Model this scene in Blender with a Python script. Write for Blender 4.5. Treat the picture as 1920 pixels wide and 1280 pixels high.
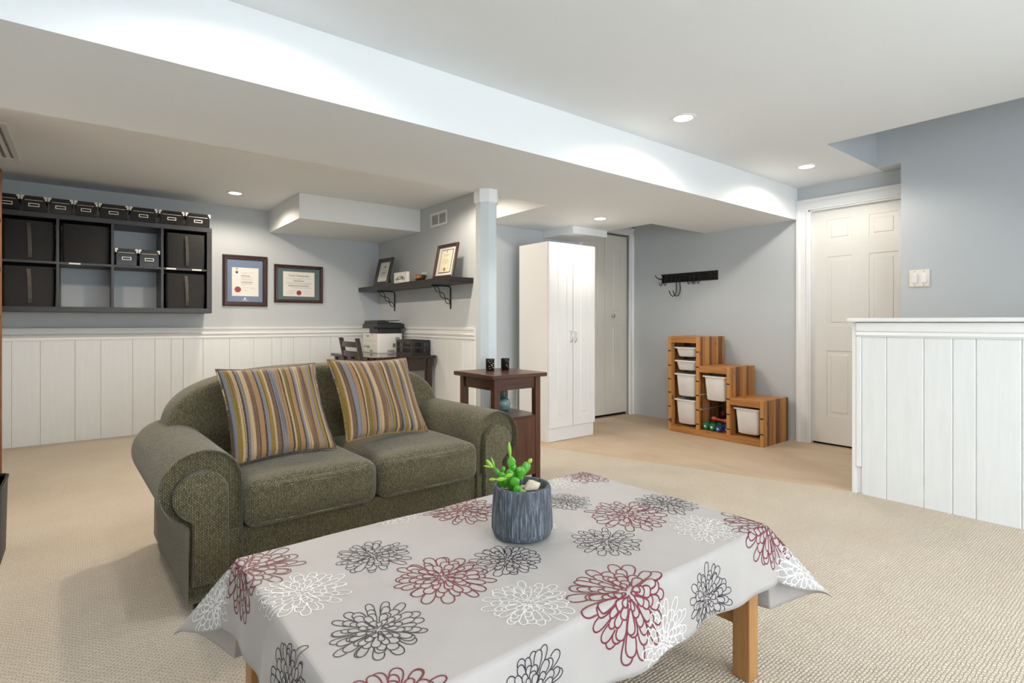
import bpy, bmesh, math, random
from mathutils import Vector, Matrix
random.seed(7)
for o in list(bpy.data.objects): bpy.data.objects.remove(o)
scn = bpy.context.scene
C = scn.collection
PI = math.pi
R = math.radians

# ---------------------------------------------------------------- camera
F_PX, YAW, HOR, CAM_H = 1019.2, 0.667, 604.45, 1.042
cam_d = bpy.data.cameras.new('camera'); cam = bpy.data.objects.new('camera', cam_d); C.objects.link(cam)
cam_d.sensor_width = 36.0; cam_d.lens = F_PX / 1920 * 36.0
cam_d.shift_y = -(640 - HOR) / 1920
cam_d.clip_start = .02
cam.location = (0, 0, CAM_H); cam.rotation_euler = (PI / 2, 0, -YAW)
scn.camera = cam
# ---------------------------------------------------------------- world, added daylight fill, exposure
w = bpy.data.worlds.new('world'); scn.world = w; w.use_nodes = True
w.node_tree.nodes['Background'].inputs[0].default_value = (.75, .85, 1, 1)
w.node_tree.nodes['Background'].inputs[1].default_value = .15
vs = scn.view_settings
vs.view_transform = 'Standard'; vs.look = 'None'; vs.gamma = 1; vs.use_curve_mapping = False
vs.exposure = 0.36
DAY_FILL_POWER = 78.0          # cool fill light at the window added behind the camera
POT_POWER = 20.0           # recessed downlights
day_fill = bpy.data.lights.new('added_daylight_fill', 'AREA'); day_fill.shape = 'RECTANGLE'; day_fill.size = 3.6; day_fill.size_y = 1.6
day_fill.energy = DAY_FILL_POWER; day_fill.color = (.86, .935, 1.0)
day_fill_ob = bpy.data.objects.new('added_daylight_fill', day_fill); C.objects.link(day_fill_ob)
day_fill_ob.location = (1.55, -2.33, 1.2); day_fill_ob.rotation_euler = (PI / 2, 0, PI)   # faces +Y, into the room

# ---------------------------------------------------------------- materials
def srgb(r, g, b):
    f = lambda c: (c / 255) / 12.92 if c / 255 <= .04045 else ((c / 255 + .055) / 1.055) ** 2.4
    return (f(r), f(g), f(b))
class Mat:
    def __init__(s, name, col, rough=.55, metal=0, spec=.5):
        s.m = bpy.data.materials.new(name); s.m.use_nodes = True
        s.nt = s.m.node_tree; s.n = s.nt.nodes; s.l = s.nt.links
        s.b = s.n['Principled BSDF']
        s.b.inputs['Base Color'].default_value = (*col, 1)
        s.b.inputs['Roughness'].default_value = rough
        s.b.inputs['Metallic'].default_value = metal
        s.b.inputs['Specular IOR Level'].default_value = spec
        s.col = col; s._uv = None
        bpy.data.materials[s.m.name].diffuse_color = (*col, 1)
    def new(s, t): return s.n.new(t)
    def coord(s, kind='Object', scale=(1, 1, 1), rot=(0, 0, 0)):
        tc = s.new('ShaderNodeTexCoord'); mp = s.new('ShaderNodeMapping')
        mp.inputs['Scale'].default_value = scale; mp.inputs['Rotation'].default_value = rot
        s.l.new(tc.outputs[kind], mp.inputs['Vector']); return mp.outputs['Vector']
    def noise(s, vec, scale=5, detail=3, rough=.5, dist=0):
        t = s.new('ShaderNodeTexNoise'); t.inputs['Scale'].default_value = scale; t.inputs['Detail'].default_value = detail
        t.inputs['Roughness'].default_value = rough; t.inputs['Distortion'].default_value = dist
        s.l.new(vec, t.inputs['Vector']); return t.outputs['Fac']
    def ramp(s, fac, stops, interp='LINEAR'):
        t = s.new('ShaderNodeValToRGB'); cr = t.color_ramp; cr.interpolation = interp
        while len(cr.elements) < len(stops): cr.elements.new(.5)
        for e, (p, c) in zip(cr.elements, stops): e.position = p; e.color = (*c, 1)
        s.l.new(fac, t.inputs['Fac']); return t.outputs['Color']
    def mix(s, fac, a, b, mode='MIX'):
        t = s.new('ShaderNodeMix'); t.data_type = 'RGBA'; t.blend_type = mode
        for k, v in ((0, fac), (6, a), (7, b)):
            if isinstance(v, (int, float)): t.inputs[k].default_value = v
            elif isinstance(v, tuple): t.inputs[k].default_value = (*v, 1)
            else: s.l.new(v, t.inputs[k])
        return t.outputs[2]
    def color(s, out): s.l.new(out, s.b.inputs['Base Color']); return s
    def bump(s, h, strength=.3, dist=.002):
        t = s.new('ShaderNodeBump'); t.inputs['Strength'].default_value = strength; t.inputs['Distance'].default_value = dist
        s.l.new(h, t.inputs['Height']); s.l.new(t.outputs['Normal'], s.b.inputs['Normal']); return s
    def brick(s, vec, c1, c2, mo, bw, rh, ms, scale=100, bias=0, offset=.5, smooth=.3):
        t = s.new('ShaderNodeTexBrick'); t.offset = offset
        s.l.new(vec, t.inputs['Vector'])
        for k, v in (('Color1', (*c1, 1)), ('Color2', (*c2, 1)), ('Mortar', (*mo, 1)), ('Scale', scale), ('Mortar Size', ms), ('Mortar Smooth', smooth), ('Bias', bias), ('Brick Width', bw), ('Row Height', rh)):
            t.inputs[k].default_value = v
        return t
def plain(name, col, rough=.5, metal=0, spec=.5, var=.06, scale=30, bump=0):
    m = Mat(name, col, rough, metal, spec); v = m.coord()
    f = m.noise(v, scale)
    a = tuple(c * (1 - var) for c in col); b = tuple(min(1, c * (1 + var)) for c in col)
    m.color(m.ramp(f, [(.3, a), (.7, b)]))
    if bump: m.bump(m.noise(v, scale * 6, 2), bump, .001)
    return m.m
def wood(name, c1, c2, rough=.4, axis=2, grain=60, knots=False, bump=.05):
    m = Mat(name, c1, rough); sc = [grain] * 3; sc[axis] = grain / 14
    v = m.coord('Object', tuple(sc)); f = m.noise(v, 1, 6, .6, .6)
    mid = tuple((a + b) / 2 for a, b in zip(c1, c2))
    col = m.ramp(f, [(.25, c2), (.5, mid), (.75, c1)])
    if knots:
        vo = m.new('ShaderNodeTexVoronoi'); vo.inputs['Scale'].default_value = 1
        sk = [9] * 3; sk[axis] = 4.5
        m.l.new(m.coord('Object', tuple(sk)), vo.inputs['Vector'])
        kf = m.ramp(vo.outputs['Distance'], [(.07, (1, 1, 1)), (.15, (0, 0, 0))])
        col = m.mix(kf, col, tuple(c * .25 for c in c2))
    m.color(col).bump(f, bump, .001)
    return m.m

WALL = plain('wall_paint_grey_blue', srgb(196, 202, 206), .75, var=.012, scale=3)
WALLD = WALL
WHITE = plain('ceiling_white', srgb(236, 240, 242), .8, var=.008, scale=2)
TRIM = plain('trim_white_satin', srgb(236, 238, 239), .38, var=.01, scale=4)
def make_board():
    m = Mat('painted_white_board', srgb(240, 242, 243), .42)
    v = m.coord('Object', (40, 40, 3)); f = m.noise(v, 1, 5, .6, .8)
    m.color(m.ramp(f, [(.3, srgb(228, 233, 235)), (.7, srgb(234, 238, 240))])).bump(f, .12, .001)
    return m.m
BOARD = make_board()
COLP = plain('column_paint', srgb(210, 218, 222), .5, var=.01, scale=4)
DOORP = plain('door_cream_white', srgb(222, 221, 217), .4, var=.01, scale=4)
DOORC = plain('closet_door_cream', srgb(216, 213, 204), .45, var=.012, scale=4)
WARD = plain('wardrobe_white', srgb(228, 229, 229), .35, var=.008, scale=4)
def make_carpet():
    m = Mat('carpet_beige_loop', srgb(214, 199, 178), .95, spec=.1)
    v = m.coord('Object', (1, 1, 1), (0, 0, R(0)))
    d = m.noise(v, 40, 2); 
    vm = m.new('ShaderNodeVectorMath'); vm.operation = 'MULTIPLY_ADD'
    cx = m.new('ShaderNodeCombineXYZ')
    for i in range(2): m.l.new(d, cx.inputs[i])
    m.l.new(cx.outputs[0], vm.inputs[0]); vm.inputs[1].default_value = (.010, .010, 0); m.l.new(v, vm.inputs[2])
    b = m.brick(vm.outputs[0], (1, 1, 1), (.86, .86, .86), (.34, .34, .34), 1.7, 1.0, .30, 100, smooth=1.0)
    n1 = m.noise(v, 1.3, 4, .6); n2 = m.noise(v, 160, 2)
    base = m.ramp(n1, [(.3, srgb(211, 198, 179)), (.7, srgb(222, 212, 196))])
    col = m.mix(.42, base, b.outputs['Color'], 'MULTIPLY')
    col = m.mix(m.ramp(n2, [(.35, (0, 0, 0)), (.75, (.35, .35, .35))]), col, srgb(238, 228, 212))
    m.color(col)
    bw = m.new('ShaderNodeRGBToBW'); m.l.new(b.outputs['Color'], bw.inputs[0])
    m.bump(bw.outputs[0], .8, .006)
    return m.m
CARPET = make_carpet()
def make_vinyl():
    m = Mat('hall_floor_tan', srgb(200, 172, 140), .55)
    v = m.coord('Object', (2.5, 1.2, 1)); f = m.noise(v, 1.6, 5, .6, .5)
    m.color(m.ramp(f, [(.3, srgb(184, 161, 135)), (.5, srgb(194, 172, 146)), (.7, srgb(199, 180, 156))])); m.bump(m.noise(m.coord(), 60, 2), .05, .001)
    return m.m
VINYL = make_vinyl()
def make_sofa():
    m = Mat('olive_tweed', srgb(92, 90, 68), .9, spec=.15)
    v = m.coord('UV')
    b = m.brick(v, srgb(154, 146, 110), srgb(112, 107, 84), srgb(27, 29, 28), 1.0, .50, .125, 100, bias=0, smooth=.5)
    n = m.noise(v, 170, 2); n2 = m.noise(v, 6, 3)
    col = m.mix(m.ramp(n, [(.45, (0, 0, 0)), (.7, (.75, .75, .75))]), b.outputs['Color'], srgb(46, 46, 40))
    col = m.mix(m.ramp(n2, [(.3, (0, 0, 0)), (.8, (.25, .25, .25))]), col, srgb(128, 114, 82))
    m.color(col)
    bw = m.new('ShaderNodeRGBToBW'); m.l.new(b.outputs['Color'], bw.inputs[0]); m.bump(bw.outputs[0], .6, .004)
    m.b.inputs['Sheen Weight'].default_value = .25; m.b.inputs['Sheen Roughness'].default_value = .5
    return m.m
SOFA = make_sofa()
def make_pillow(shift):
    m = Mat('striped_chenille', srgb(130, 100, 70), .8, spec=.2)
    v = m.coord('UV'); sep = m.new('ShaderNodeSeparateXYZ'); m.l.new(v, sep.inputs[0])
    brown, tan, gold, blue, dark, cream, olive = srgb(104, 78, 60), srgb(150, 114, 78), srgb(132, 106, 38), srgb(112, 119, 130), srgb(50, 36, 33), srgb(180, 154, 118), srgb(106, 90, 34)
    seq = [(dark, 1), (blue, 1.2), (gold, 2), (cream, 1.6), (dark, 1), (blue, 1), (cream, 2), (brown, 2.2), (tan, 2.2), (dark, .7), (blue, 1.2), (gold, 2), (cream, 1), (brown, 1.6), (dark, .6), (blue, 2.6), (tan, 2.2), (dark, .8), (cream, 1), (olive, 1.8), (tan, 2), (dark, .7), (blue, 1), (cream, 2.4), (brown, 2.4), (tan, 1.6), (blue, 1), (gold, 1.8), (dark, .8), (cream, 1.3), (brown, 1.5)]
    seq = seq[shift:] + seq[:shift]
    tot = sum(s[1] for s in seq); p = 0; stops = []
    for c, wd in seq: stops.append((p / tot, c)); p += wd
    dn = m.noise(m.coord('UV', (3, 14, 1)), 6, 3, .5)
    ma = m.new('ShaderNodeMath'); ma.operation = 'MULTIPLY_ADD'; m.l.new(dn, ma.inputs[0]); ma.inputs[1].default_value = .012; m.l.new(sep.outputs[0], ma.inputs[2])
    col = m.ramp(ma.outputs[0], stops, 'CONSTANT')
    n = m.noise(m.coord('UV', (60, 8, 1)), 5, 3, .6)
    col = m.mix(m.ramp(n, [(.4, (0, 0, 0)), (.75, (.35, .35, .35))]), col, srgb(170, 144, 108))
    ln_ = m.noise(m.coord('UV', (1, .012, 1)), 75, 1, .5)
    col = m.mix(m.ramp(ln_, [(.58, (0, 0, 0)), (.64, (.75, .75, .75))]), col, srgb(58, 44, 40))
    ln2 = m.noise(m.coord('UV', (1, .02, 3)), 48, 1, .5)
    col = m.mix(m.ramp(ln2, [(.60, (0, 0, 0)), (.66, (.6, .6, .6))]), col, srgb(150, 120, 84))
    m.color(col); m.bump(m.noise(m.coord('UV', (120, 30, 1)), 4, 3), .4, .002)
    m.b.inputs['Sheen Weight'].default_value = .3
    return m.m
PIL1, PIL2 = make_pillow(0), make_pillow(11)
def make_cloth():
    m = Mat('tablecloth_grey', srgb(176, 172, 170), .5, spec=.35)
    v = m.coord('UV', (500, 500, 1)); n = m.noise(v, 1, 2); n2 = m.noise(m.coord('UV'), 7, 4)
    m.color(m.ramp(n2, [(.3, srgb(173, 169, 167)), (.7, srgb(180, 176, 174))]))
    m.bump(n, .12, .0006)
    m.b.inputs['Sheen Weight'].default_value = .15
    return m.m
CLOTH = make_cloth()
P_BURG = plain('print_burgundy', srgb(112, 22, 42), .5); P_NAVY = plain('print_navy', srgb(34, 34, 50), .5); P_WHITE = plain('print_white', srgb(240, 239, 238), .45)
OAK = wood('honey_oak', srgb(186, 138, 86), srgb(160, 112, 64), .4, 2, 70)
OAKH = wood('honey_oak_horizontal', srgb(186, 138, 86), srgb(160, 112, 64), .4, 1, 70)
CHERRY = wood('dark_cherry', srgb(96, 56, 36), srgb(52, 28, 18), .28, 0, 40)
CHERRYV = wood('dark_cherry_vertical', srgb(104, 60, 38), srgb(50, 27, 17), .3, 2, 40)
ESPRESSO = wood('espresso_wood', srgb(58, 38, 31), srgb(36, 23, 19), .35, 2, 50)
DESKT = plain('desk_top_glossy', srgb(40, 27, 23), .08, var=.2, scale=8)
BLACKW = wood('black_brown_veneer', srgb(48, 48, 50), srgb(36, 36, 39), .4, 0, 50, bump=.02)
SHELFW = wood('shelf_black_brown', srgb(42, 38, 38), srgb(28, 25, 26), .35, 1, 60, bump=.03)
PINES = [wood('pine_stave_%s' % n, srgb(*a), srgb(*b), .42, 2, 45, knots=True) for n, a, b in (('light', (204, 150, 86), (176, 118, 58)), ('amber', (188, 130, 68), (156, 98, 46)), ('brown', (138, 86, 44), (98, 58, 28)))]
PINEH = wood('pine_horizontal', srgb(196, 138, 74), srgb(150, 94, 44), .42, 1, 45, knots=True)
PINEX = [wood('pine_top_%s' % n, srgb(*a), srgb(*b), .42, 1, 45, knots=True) for n, a, b in (('light', (204, 150, 86), (176, 118, 58)), ('amber', (188, 130, 68), (156, 98, 46)))]
BOOKW = wood('bookcase_brown', srgb(160, 104, 62), srgb(124, 76, 44), .45, 2, 40)
BOOKD = wood('bookcase_dark', srgb(92, 64, 56), srgb(70, 46, 40), .5, 1, 40)
def make_bin():
    m = Mat('frosted_plastic_bin', srgb(232, 231, 228), .32); f = m.noise(m.coord(), 9, 3)
    m.color(m.ramp(f, [(.3, srgb(226, 225, 222)), (.7, srgb(238, 237, 235))]))
    m.b.inputs['Subsurface Weight'].default_value = 0
    return m.m
BIN = make_bin()
BLACKF = plain('black_fabric', srgb(31, 30, 31), .75, var=.12, scale=40, bump=.2)
BLACKL = plain('black_strap_satin', srgb(62, 56, 48), .45, var=.15, scale=60)
BLACKB = plain('black_box_gloss', srgb(26, 25, 26), .16, var=.15, scale=12)
SILVER = plain('silver_metal', (.70, .66, .58), .4, .25, var=.05)
NICKEL = plain('brushed_nickel', (.62, .58, .52), .3, 1, var=.05)
BLACKM = plain('black_iron', srgb(18, 18, 19), .4, .2, var=.1)
BLACKP = plain('black_plastic', srgb(32, 33, 35), .35, var=.1)
GREYP = plain('printer_light_grey', srgb(226, 225, 222), .4, var=.01)
GREYD = plain('grey_detail', srgb(150, 152, 154), .5, var=.03)
GREEN = plain('green_sticker', srgb(92, 170, 74), .5)
PAPER = plain('paper_white', srgb(236, 235, 230), .7, var=.01)
CREAMP = plain('paper_cream', srgb(236, 228, 206), .7, var=.015)
GOLDP = plain('gold_foil', srgb(182, 152, 82), .35, .5)
INK = plain('ink_grey', srgb(92, 92, 92), .7); INKL = plain('ink_pale', srgb(178, 175, 168), .7)
RED = plain('seal_red', srgb(158, 52, 52), .5)
MATBLUE = plain('mat_blue', srgb(120, 138, 168), .7, var=.02); MATGREEN = plain('mat_grey_green', srgb(92, 112, 116), .7, var=.02); MATWHITE = plain('mat_white', srgb(232, 230, 224), .7, var=.01)
CREST = plain('crest_blue', srgb(52, 72, 110), .5)
FRAMEW = wood('frame_mahogany', srgb(78, 52, 48), srgb(50, 33, 31), .3, 2, 60, bump=.02)
FRAMEG = wood('frame_charcoal', srgb(70, 70, 70), srgb(52, 52, 53), .4, 2, 60, bump=.02)
def make_glass():
    m = bpy.data.materials.new('picture_glass'); m.use_nodes = True; nt = m.node_tree; n = nt.nodes
    n.remove(n['Principled BSDF']); out = n['Material Output']
    t = n.new('ShaderNodeBsdfTransparent'); g = n.new('ShaderNodeBsdfGlossy'); g.inputs['Roughness'].default_value = .02
    lw = n.new('ShaderNodeLayerWeight'); lw.inputs['Blend'].default_value = .12; fr = n.new('ShaderNodeMath'); fr.operation = 'MULTIPLY'; fr.inputs[1].default_value = .7; nt.links.new(lw.outputs['Fresnel'], fr.inputs[0]); mx = n.new('ShaderNodeMixShader')
    nt.links.new(fr.outputs[0], mx.inputs[0]); nt.links.new(t.outputs[0], mx.inputs[1]); nt.links.new(g.outputs[0], mx.inputs[2]); nt.links.new(mx.outputs[0], out.inputs[0])
    return m
GLASS = make_glass()
def make_tint(name, col, rough=.08):
    m = Mat(name, col, rough); m.b.inputs['Transmission Weight'].default_value = .25; m.b.inputs['IOR'].default_value = 1.4
    f = m.noise(m.coord(), 20, 2); m.color(m.ramp(f, [(.3, tuple(c * .9 for c in col)), (.7, col)])); return m.m
AQUA = make_tint('aqua_glass', srgb(196, 224, 230))
def make_vase():
    m = Mat('teal_glaze', srgb(110, 140, 140), .12); sep = m.new('ShaderNodeSeparateXYZ'); m.l.new(m.coord('Object'), sep.inputs[0])
    ad = m.new('ShaderNodeMath'); ad.operation = 'MULTIPLY_ADD'; m.l.new(m.noise(m.coord(), 40, 3), ad.inputs[0]); ad.inputs[1].default_value = .03; m.l.new(sep.outputs[2], ad.inputs[2])
    m.color(m.ramp(ad.outputs[0], [(.0, srgb(128, 148, 140)), (.045, srgb(104, 136, 134)), (.075, srgb(140, 164, 160)), (.095, srgb(44, 76, 100)), (.13, srgb(96, 130, 140))])); return m.m
VASE = make_vase()
COPPER = plain('copper_bowl', (.62, .33, .18), .2, .9, var=.2, scale=40)
CANDLE = plain('candle_cup_black', srgb(20, 21, 24), .25, var=.1); GOLDT = plain('gold_print', srgb(206, 172, 130), .4, .3)
def make_pot():
    m = Mat('grey_streaked_ceramic', srgb(92, 98, 106), .75)
    n = m.noise(m.coord('Object', (240, 240, 12)), 1, 6, .7); n2 = m.noise(m.coord('Object'), 16, 4)
    c = m.ramp(n, [(.36, srgb(50, 55, 63)), (.5, srgb(84, 91, 100)), (.62, srgb(132, 140, 150)), (.75, srgb(176, 183, 190))])
    m.color(m.mix(m.ramp(n2, [(.4, (0, 0, 0)), (.7, (.4, .4, .4))]), c, srgb(66, 72, 80))).bump(n, .7, .004); return m.m
POT = make_pot()
CACT = plain('cactus_green', srgb(74, 156, 40), .28, var=.25, scale=25); CACTY = plain('cactus_young_green', srgb(140, 190, 60), .3, var=.15, scale=25)
SOIL = plain('soil_brown', srgb(110, 84, 60), .95, var=.5, scale=120, bump=1); STONE = plain('stone_beige', srgb(214, 200, 178), .7, var=.12, scale=30, bump=.4)
PEB = plain('pebble_grey', srgb(186, 182, 170), .8, var=.2, scale=60)
DGREEN = plain('dumbbell_green', srgb(22, 112, 72), .45); DBLUE = plain('dumbbell_blue', srgb(34, 68, 140), .45); DRED = plain('dumbbell_red', srgb(172, 42, 40), .4); DMAR = plain('dumbbell_maroon', srgb(92, 28, 46), .5)
BINGREY = plain('bin_charcoal', srgb(66, 68, 72), .6, var=.06, scale=50); BLUEB = plain('blue_cover', srgb(116, 150, 180), .6)
SWITCHP = plain('switch_ivory', srgb(238, 233, 222), .35, var=.01); SWITCHR = plain('switch_rocker_white', srgb(244, 244, 242), .3, var=.01); SCREW = plain('screw_grey', srgb(140, 134, 124), .4, .5)
DARK = plain('gap_shade', srgb(24, 23, 22), .9)  # near-black colour standing for shade in gaps and notches
def make_emit(name, col, st):
    m = Mat(name, (.9, .9, .9)); m.b.inputs['Emission Color'].default_value = (*col, 1); m.b.inputs['Emission Strength'].default_value = st; return m.m
LAMP = make_emit('lamp_lens', (1, .93, .82), 9.0)
FILL_PANE = make_emit('fill_light_pane', (.86, .94, 1), 1.2)  # glowing panes of the window added for fill light

# ---------------------------------------------------------------- mesh helpers
class MB:
    def __init__(s): s.v = []; s.f = []
    def add(s, vs_, fs):
        o = len(s.v); s.v += [tuple(p) for p in vs_]; s.f += [tuple(i + o for i in f) for f in fs]; return s
    def box(s, x0, x1, y0, y1, z0, z1):
        return s.add([(x0, y0, z0), (x1, y0, z0), (x1, y1, z0), (x0, y1, z0), (x0, y0, z1), (x1, y0, z1), (x1, y1, z1), (x0, y1, z1)],
                     [(0, 3, 2, 1), (4, 5, 6, 7), (0, 1, 5, 4), (1, 2, 6, 5), (2, 3, 7, 6), (3, 0, 4, 7)])
    def prism(s, poly, axis, a, b):
        def P(p, t):
            return {'x': (t, p[0], p[1]), 'y': (p[0], t, p[1]), 'z': (p[0], p[1], t)}[axis]
        n = len(poly); v = [P(p, a) for p in poly] + [P(p, b) for p in poly]
        return s.add(v, [tuple(range(n))[::-1], tuple(range(n, 2 * n))] + [(i, (i + 1) % n, n + (i + 1) % n, n + i) for i in range(n)])
    def loft(s, loops, cap0=True, cap1=True):
        n = len(loops[0]); v = [p for L in loops for p in L]; f = []
        for k in range(len(loops) - 1):
            f += [(k * n + i, k * n + (i + 1) % n, (k + 1) * n + (i + 1) % n, (k + 1) * n + i) for i in range(n)]
        if cap0: f.append(tuple(range(n))[::-1])
        if cap1: f.append(tuple(range((len(loops) - 1) * n, len(loops) * n)))
        return s.add(v, f)
    def lathe(s, prof, n=24, c=(0, 0, 0), cap0=True, cap1=True):
        return s.loft([[(c[0] + r * math.cos(2 * PI * i / n), c[1] + r * math.sin(2 * PI * i / n), c[2] + z) for i in range(n)] for r, z in prof], cap0, cap1)
    def tube(s, path, r, n=8, caps=True):
        path = [Vector(p) for p in path]; loops = []; up = None
        for i, p in enumerate(path):
            t = (path[min(i + 1, len(path) - 1)] - path[max(i - 1, 0)]).normalized()
            if up is None: up = t.orthogonal().normalized()
            up = (up - t * up.dot(t)).normalized(); sd = t.cross(up)
            rr = r[i] if isinstance(r, (list, tuple)) else r
            loops.append([p + (up * math.cos(2 * PI * k / n) + sd * math.sin(2 * PI * k / n)) * rr for k in range(n)])
        return s.loft(loops, caps, caps)
    def xf(s, M_): s.v = [tuple(M_ @ Vector(p)) for p in s.v]; return s
    def obj(s, name, mat, parent=None, bevel=0, seg=2, smooth=False, loc=None, rot=None, uv=None):
        me = bpy.data.meshes.new(name); me.from_pydata(s.v, [], s.f)
        bm = bmesh.new(); bm.from_mesh(me)
        bmesh.ops.recalc_face_normals(bm, faces=bm.faces)
        if bevel:
            es = [e for e in bm.edges if len(e.link_faces) == 2 and e.calc_face_angle(0) > .5]
            bmesh.ops.bevel(bm, geom=es, offset=bevel, segments=seg, profile=.5, affect='EDGES', clamp_overlap=True)
        if smooth:
            for f in bm.faces: f.smooth = True
        bm.to_mesh(me); bm.free()
        if smooth: me.set_sharp_from_angle(angle=R(smooth if smooth is not True else 40))
        if uv == 'box':
            ul = me.uv_layers.new(name='UVMap')
            for p in me.polygons:
                nx, ny, nz = (abs(c) for c in p.normal)
                for li in p.loop_indices:
                    co = me.vertices[me.loops[li].vertex_index].co
                    ul.data[li].uv = (co.y, co.z) if nx > ny and nx > nz else ((co.z, co.x) if ny > nz else (co.x, co.y))
        return link(name, me, mat, parent, loc, rot)
def link(name, me, mat, parent=None, loc=None, rot=None):
    if mat: me.materials.clear(); me.materials.append(mat)
    o = bpy.data.objects.new(name, me); C.objects.link(o)
    if parent: o.parent = parent
    if loc: o.location = loc
    if rot: o.rotation_euler = rot
    return o
def tag(o, label, cat, group=None, kind=None):
    o['label'] = label; o['category'] = cat
    if group: o['group'] = group
    if kind: o['kind'] = kind
    return o
def thing(name, label, cat, loc=(0, 0, 0), rz=0, group=None, rot=None):
    o = bpy.data.objects.new(name, None); C.objects.link(o); o.empty_display_size = .05
    o.location = loc; o.rotation_euler = rot if rot else (0, 0, rz); return tag(o, label, cat, group)
def copy_tree(o, parent=None):
    c = o.copy(); C.objects.link(c); c.parent = parent
    for ch in o.children: copy_tree(ch, c)
    return c
def struct(o, label, cat): return tag(o, label, cat, kind='structure')
def bx(*a): return MB().box(*a)
def rrect(w_, d, r, z, n=4, cx=0, cy=0):
    out = []
    for k, (sx, sy) in enumerate(((1, 1), (-1, 1), (-1, -1), (1, -1))):
        for i in range(n + 1):
            t = PI / 2 * (k + i / n)
            out.append((cx + sx * (w_ / 2 - r) + r * math.cos(t), cy + sy * (d / 2 - r) + r * math.sin(t), z))
    return out
def roundbox(w_, d, h, r, n=12, bulge=0, bfront=0):
    """closed rounded box centred in x,y, z from 0 to h"""
    V = []; Fc = []; idx = {}
    def vert(p):
        k = tuple(round(c, 6) for c in p)
        if k not in idx: idx[k] = len(V); V.append(p)
        return idx[k]
    g = [math.sin((2 * i / n - 1) * PI / 2 * .999) / math.sin(PI / 2 * .999) for i in range(n + 1)]
    for ax in range(3):
        for sg in (-1, 1):
            for i in range(n):
                for j in range(n):
                    q = []
                    for a_, b_ in ((i, j), (i + 1, j), (i + 1, j + 1), (i, j + 1)):
                        p = [0, 0, 0]; p[ax] = sg; p[(ax + 1) % 3] = g[a_]; p[(ax + 2) % 3] = g[b_]; q.append(vert(tuple(p)))
                    Fc.append(tuple(q))
    out = []
    for p in V:
        P_ = Vector((p[0] * w_ / 2, p[1] * d / 2, p[2] * h / 2))
        inner = Vector([max(-(e - r), min(e - r, c)) for c, e in zip(P_, (w_ / 2, d / 2, h / 2))])
        dv = P_ - inner
        if dv.length > 1e-9: P_ = inner + dv.normalized() * r
        a_, b_, c_ = p
        P_.z += bulge * (1 - a_ * a_) * (1 - b_ * b_) * (1 if c_ > 0 else 0) * max(0, c_)
        P_.y += -bfront * (1 - a_ * a_) * (1 - c_ * c_) * (1 if b_ < 0 else 0)
        out.append((P_.x, P_.y, P_.z + h / 2))
    return MB().add(out, Fc)
def text_mesh(s, size, extrude=.0004, font_shear=0, align='CENTER'):
    cu = bpy.data.curves.new('lettering', 'FONT'); cu.body = s; cu.size = size; cu.extrude = extrude; cu.align_x = align; cu.align_y = 'CENTER'; cu.shear = font_shear; cu.resolution_u = 2
    o = bpy.data.objects.new('lettering', cu); C.objects.link(o)
    bpy.context.view_layer.update()
    me = bpy.data.meshes.new_from_object(o.evaluated_get(bpy.context.evaluated_depsgraph_get()))
    bpy.data.objects.remove(o); bpy.data.curves.remove(cu); return me

# ---------------------------------------------------------------- room dimensions (metres; X runs along the back wall, Y in depth)
YW, XH, XC, ZB, ZC = 6.10, 4.94, 2.77, 1.944, 2.222
XL, YR = -.74, -2.40
YF, YB = 2.209, 3.115
YCL = 4.04
XS, YS, XR, YE = 3.87, 1.54, 4.75, 1.38
XHALF = 3.69

# floors
struct(bx(XL, 5.3, YR, YW, -.12, 0).obj('floor', VINYL), 'smooth tan hall floor beyond the carpet edge', 'floor')
edge = []
for i in range(41):
    t = i / 40; X = 2.795 + (3.70 - 2.795) * t; Y = 4.03 + (1.33 - 4.03) * t
    edge.append((X + random.uniform(-.006, .006), Y))
poly = [(XL, YR), (XHALF + .01, YR), (XHALF + .01, 1.33)] + edge[::-1] + [(XC, 4.03), (XC, YW), (XL, YW)]
struct(MB().prism(poly, 'z', .0005, .007).obj('floor_carpet', CARPET), 'beige loop pile carpet with ragged edge', 'carpet')
ZF = .007
# ceilings
m = bx(XL, XS, YR, YW, ZC, ZC + .1).box(XS, 5.3, YS, YW, ZC, ZC + .1)
struct(m.obj('ceiling', WHITE), 'white painted flat ceiling', 'ceiling')
m = bx(XL, XH, YF, YB, ZB, ZC)
struct(m.obj('ceiling_beam', WHITE), 'long white boxed beam crossing under the ceiling', 'beam')
struct(bx(2.80, 4.07, YB, YCL, ZB, ZC).obj('ceiling_soffit', WHITE), 'lowered white soffit over the wardrobe', 'soffit')
struct(bx(3.572, 4.04, 3.62, YCL, 1.876, ZB).obj('ceiling_box', WHITE, bevel=.003), 'shallow white duct box under the soffit above wardrobe', 'duct box')
struct(bx(1.535, XC, 5.07, YW, 1.99, ZC).obj('ceiling_duct', WHITE, bevel=.003), 'white boxed duct in the office corner over the desk', 'duct box')
# walls
T = .10
wb = struct(bx(XL, XC + T, YW, YW + T, 0, ZC).obj('wall_back', WALL), 'grey blue back wall above white board panelling', 'wall')
wo = struct(bx(XC, XC + T, YCL + T, YW, 0, ZC).obj('wall_office', WALL), 'grey blue side wall carrying the floating shelf', 'wall')
# closet wall with bifold opening X 4.12..4.89, z..2.03
m = bx(XC, 4.12, YCL, YCL + T, 0, ZC).box(4.89, XH + T, YCL, YCL + T, 0, ZC).box(4.12, 4.89, YCL, YCL + T, 2.03, ZC)
struct(m.obj('wall_closet', WALL), 'grey blue wall behind the white wardrobe', 'wall')
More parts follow.
